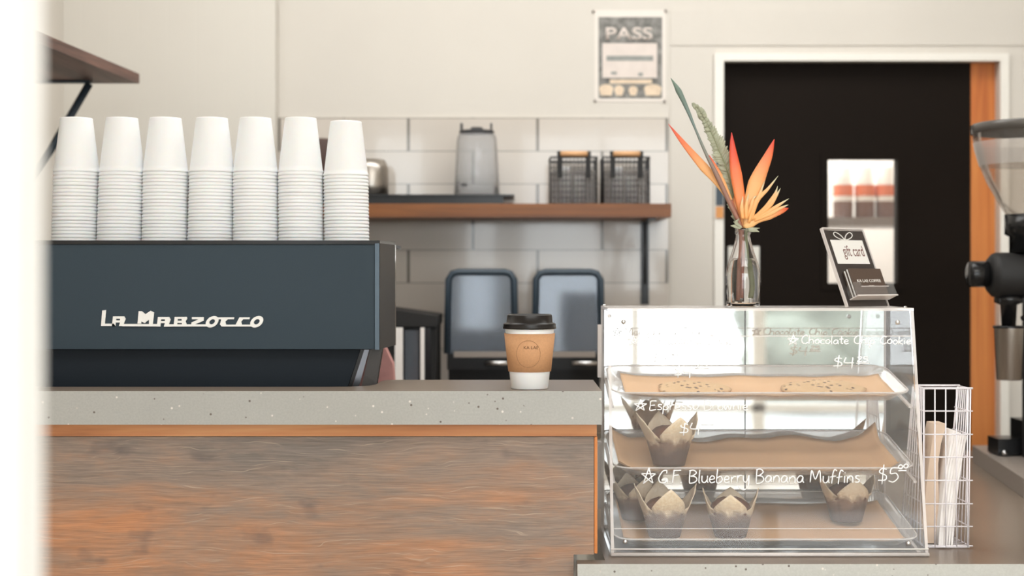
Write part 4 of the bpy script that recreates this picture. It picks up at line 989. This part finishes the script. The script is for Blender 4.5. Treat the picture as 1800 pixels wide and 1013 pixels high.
slab3('pocket_edge', .028, W_-.010, .0315, .0325, .0238, .0262, M['edge']); slab3('pocket_edge', .009, W_+.007, .0120, .0145, .0255, .0268, M['edge'])
cd = None
for k in range(5):
    n0 = .0045+k*.0028
    lab = ['hindmost brown gift card in the stand pocket', 'second brown gift card from the back in the stand pocket', 'middle brown gift card in the stand pocket', 'second brown gift card from the front in the stand pocket', 'front brown gift card printed with white lettering in the stand'][k]
    o = slab3('gift_card', .014+k*.0008, .1055+k*.0008, .0150, .070+k*.0006, n0, n0+.0009, M['cardb'] if k in (0, 2, 4) else M['card'], parent=None); tag(o, lab, 'gift card', 'gift cards in the stand pocket'); cd = o
text_mesh('KA LAE COFFEE', 1, M['card'], 'lettering', cd, q3(.032, .0440, .0168), Rv, Uv, width=.066, height=.0060, extrude=.0002)
text_mesh('GIFT CARD', 1, M['card'], 'lettering', cd, q3(.060, .0355, .0168), Rv, Uv, width=.015, height=.0020, extrude=.0002)

# ------------------------------------------------------------------ white wire basket with paper bags
YF0, YR0, YR1 = 2.63, 2.785, 2.70
wx0_, wx1_ = .762, X(1708, YF0); zt_ = Z(683, YF0); zb_ = LZ+.003
wb = thing('wire_basket', 'white wire basket holding paper bags beside the pastry case', 'basket', ((wx0_+wx1_)/2, 2.7, LZ))
rw = .0013
def yb_at(z): return YR0+(YR1-YR0)*(z-zb_)/(zt_-zb_)
lev = [Z(y, YF0) for y in (683, 723, 764, 804, 845, 886, 926)]+[zb_+.002]
b = MB()
for k in range(6):
    x = wx0_+(wx1_-wx0_)*k/4.4
    if k < 5 : b.tube([(x, YF0, zb_), (x, YF0, zt_)], rw, 6)
for z in lev: b.tube([(wx0_-.001, YF0, z), (wx1_+.002, YF0, z)], rw*(1.5 if z == lev[0] else 1), 6)
b.build('front_grid', M['wire'], wb, world=True)
b = MB()
for k in (0, 5):
    x = wx0_+(wx1_-.004-wx0_)*k/5; b.tube([(x, YR0, zb_), (x, YR1, zt_)], rw, 6)
b.tube([(wx0_, YR1, zt_), (wx1_, YR1, zt_)], rw*1.5, 6)
b.tube([(wx0_, YR0, zb_+.002), (wx1_, YR0, zb_+.002)], rw, 6)
b.build('back_grid', M['wire'], wb, world=True)
for x in (wx0_-.001, wx1_-.006):
    b = MB()
    for k in range(8):
        f = k/7; b.tube([(x, YF0+(YR0-YF0)*f, zb_), (x+.004 if x > .8 else x, YF0+(YR1-YF0)*f, zt_)], rw, 6)
    for z in lev: b.tube([(x+.002, YF0, z), (x, yb_at(z), z)], rw, 6)
    b.build('side_grid', M['wire'], wb, world=True)
b = MB()
for k in range(9): y = YF0+(YR0-YF0)*k/8; b.tube([(wx0_, y, zb_), (wx1_-.004, y, zb_)], rw, 6)
b.build('base_grid', M['wire'], wb, world=True)
def bag(i, xb, lean, m, label, h, d0, d1):
    b = MB(); z0 = zb_+.002; t = .0036 if m != M['kraftb'] else .022
    A = [(xb, d0, z0), (xb+t, d0, z0), (xb+lean+t*1.3, d0+.012, z0+h), (xb+lean, d0+.012, z0+h)]
    n = 6; prevA = None
    rows = []
    for k in range(n+1):
        f = k/n; bow_ = .004*math.sin(PI*f)
        rows.append([Vector((xb+lean*f-bow_, d0+.010*f, z0+h*f)), Vector((xb+lean*f+t*(1+.25*math.sin(PI*f*2+i))-bow_, d0+.010*f, z0+h*f)), Vector((xb+lean*f+t-bow_, d1-.022*f, z0+h*f)), Vector((xb+lean*f-bow_, d1-.022*f, z0+h*f))])
    V = [[b.bm.verts.new(p) for p in r] for r in rows]
    b.face(V[0][::-1]); b.face(V[-1])
    for a, c in zip(V, V[1:]):
        for j in range(4): b.face([a[j], a[(j+1) % 4], c[(j+1) % 4], c[j]], 0, j in (1, 3))
    o = b.build('paper_bag', m, loc=(xb, d0, z0)); tag(o, label, 'paper bag', 'paper bags in the wire basket')
WN = ['first', 'second', 'third', 'fourth', 'fifth', 'rightmost']
bag(0, .7665, .026, M['kraftb'], 'tan paper bag leaning at the left of the wire basket', .222, 2.655, 2.74)
for k in range(6):
    bag(k+1,   .7905+k*.0046, .030, M['bagw'], ('%s white paper bag from the left in the wire basket' % WN[k]) if k < 5 else 'rightmost white paper bag in the wire basket', .212-.002*k, 2.636, 2.715)

# ------------------------------------------------------------------ coffee grinder and its board
YGk = 3.45
gx = X(1814, YGk)
gr = thing('coffee_grinder', 'black coffee grinder with clear hopper and steel cup at right edge', 'grinder', (gx, YGk+.1, LZ))
k = YGk/F
def gz(py): return Z(py, YGk)
hp = [(101, 219), (100, 240), (96, 262), (88, 290), (76, 320), (60, 350), (44, 378)]
b = MB(); b.lathe([(r*k, gz(y)) for r, y in hp]+[((r-2.5)*k, gz(y)) for r, y in hp[::-1]], (gx, YGk, 0), 56); b.build('hopper', M['hop'], gr, world=True)
b = MB(); b.lathe([((r+.6)*k, gz(y)) for r, y in ((98.3, 250), (96.2, 262), (92, 277), (88, 291))], (gx, YGk, 0), 56); b.build('frosted_band', M['frost'], gr, world=True)
b = MB(); b.lathe([(0, gz(217)), (100*k, gz(217)), (103*k, gz(219)), (102.5*k, gz(234)), (98*k, gz(234)), (97*k, gz(222)), (0, gz(221))], (gx, YGk, 0), 56); b.build('hopper_lid', mat('lid_smoke', srgb(88, 84, 80), .25), gr, world=True)
b = MB(); b.lathe([(0, gz(377)), (46*k, gz(377)), (46*k, gz(412)), (38*k, gz(416)), (38*k, gz(444)), (0, gz(444))], (gx, YGk, 0), 40); b.build('hopper_collar', M['black'], gr, world=True)
b = MB(); b.box(gx-.0575, gx-.0555, YGk-.02, YGk-.014, gz(396), gz(392)); b.build('collar_mark', M['card'], gr, world=True)
b = MB(); b.lathe([(0, 0), (30*k, 0), (38*k, .01), (40*k, .018), (40*k, .26), (30*k, .28), (0, .28)], (X(1738, YGk), YGk, gz(484)), 40, 'X'); b.build('burr_housing', M['blackm'], gr, world=True, )
b = MB(); b.lathe([(0, 0), (21*k, .0), (23*k, .004), (23*k, .045), (0, .045)], (X(1703, YGk), YGk, gz(482)), 32, 'X'); b.build('adjustment_knob', M['black'], gr, world=True)
b = MB(); b.lathe([(0, gz(520)), (24*k, gz(520)), (24*k, gz(532)), (14*k, gz(536)), (12*k, gz(578)), (0, gz(578))], (X(1773, YGk), YGk, 0), 28); b.build('chute', M['black'], gr, world=True)
b = MB(); b.box(X(1752, YGk), X(1800, YGk), YGk-.02, YGk+.02, gz(532), gz(524)); b.build('chute_flange', M['black'], gr, world=True, bevel=.002)
b = MB(); b.tube(spline([(X(1790, YGk), YGk-.03, gz(560)), (X(1800, YGk), YGk-.05, gz(552)), (X(1815, YGk), YGk-.05, gz(560))], 5), .008, 8); b.build('clamp_lever', M['black'], gr, world=True)
b = MB(); b.box(gx+.03, gx+.12, YGk+.05, YGk+.15, LZ+.0465, gz(500)); b.build('column', M['blackm'], gr, world=True, bevel=.006)
b = MB(); b.box(X(1776, 3.72), gx+.14, 3.60, 3.72, LZ+.047, Z(742, 3.60)); b.build('base', M['black'], gr, world=True, bevel=.006)
b = MB(); b.box(X(1736, 3.70), X(1775, 3.70), 3.62, 3.70, LZ+.047, Z(772, 3.62)); b.build('switch_box', M['black'], gr, world=True, bevel=.004)
b = MB(); b.lathe([(0, -.012), (.006, -.01), (.006, 0)], (X(1768, 3.6), 3.615, Z(797, 3.6)), 12, 'Y'); b.build('chrome_knob', M['chrome'], gr, world=True)
sc_ = thing('steel_cup', 'brushed steel dosing cup hanging under the grinder chute', 'cup', (X(1774, YGk), YGk, gz(668)))
MB().lathe([(0, 0), (20*k, 0), (21.5*k, .003), (25.5*k, 90*k), (26.5*k, 93*k), (24.5*k, 93*k), (20*k, .006), (0, .006)], seg=36).build('cup_body', M['steel'], sc_)
MB().lathe([(26*k, 91*k), (27.5*k, 91*k), (27.5*k, 95*k), (26*k, 95*k)], seg=36, close=True).build('rim', M['black'], sc_)
b = MB(); fr0 = Vector((1.159, 3.219, LZ+.0005)); bk0 = Vector((1.248, 3.857, LZ+.0005)); wd_ = Vector((.32, 0, 0))
b.prism([fr0, fr0+wd_, bk0+wd_, bk0], (0, 0, .044)); tag(b.build('grinder_board', M['greyp'], bevel=.003), 'grey rectangular plinth under the coffee grinder', 'plinth')
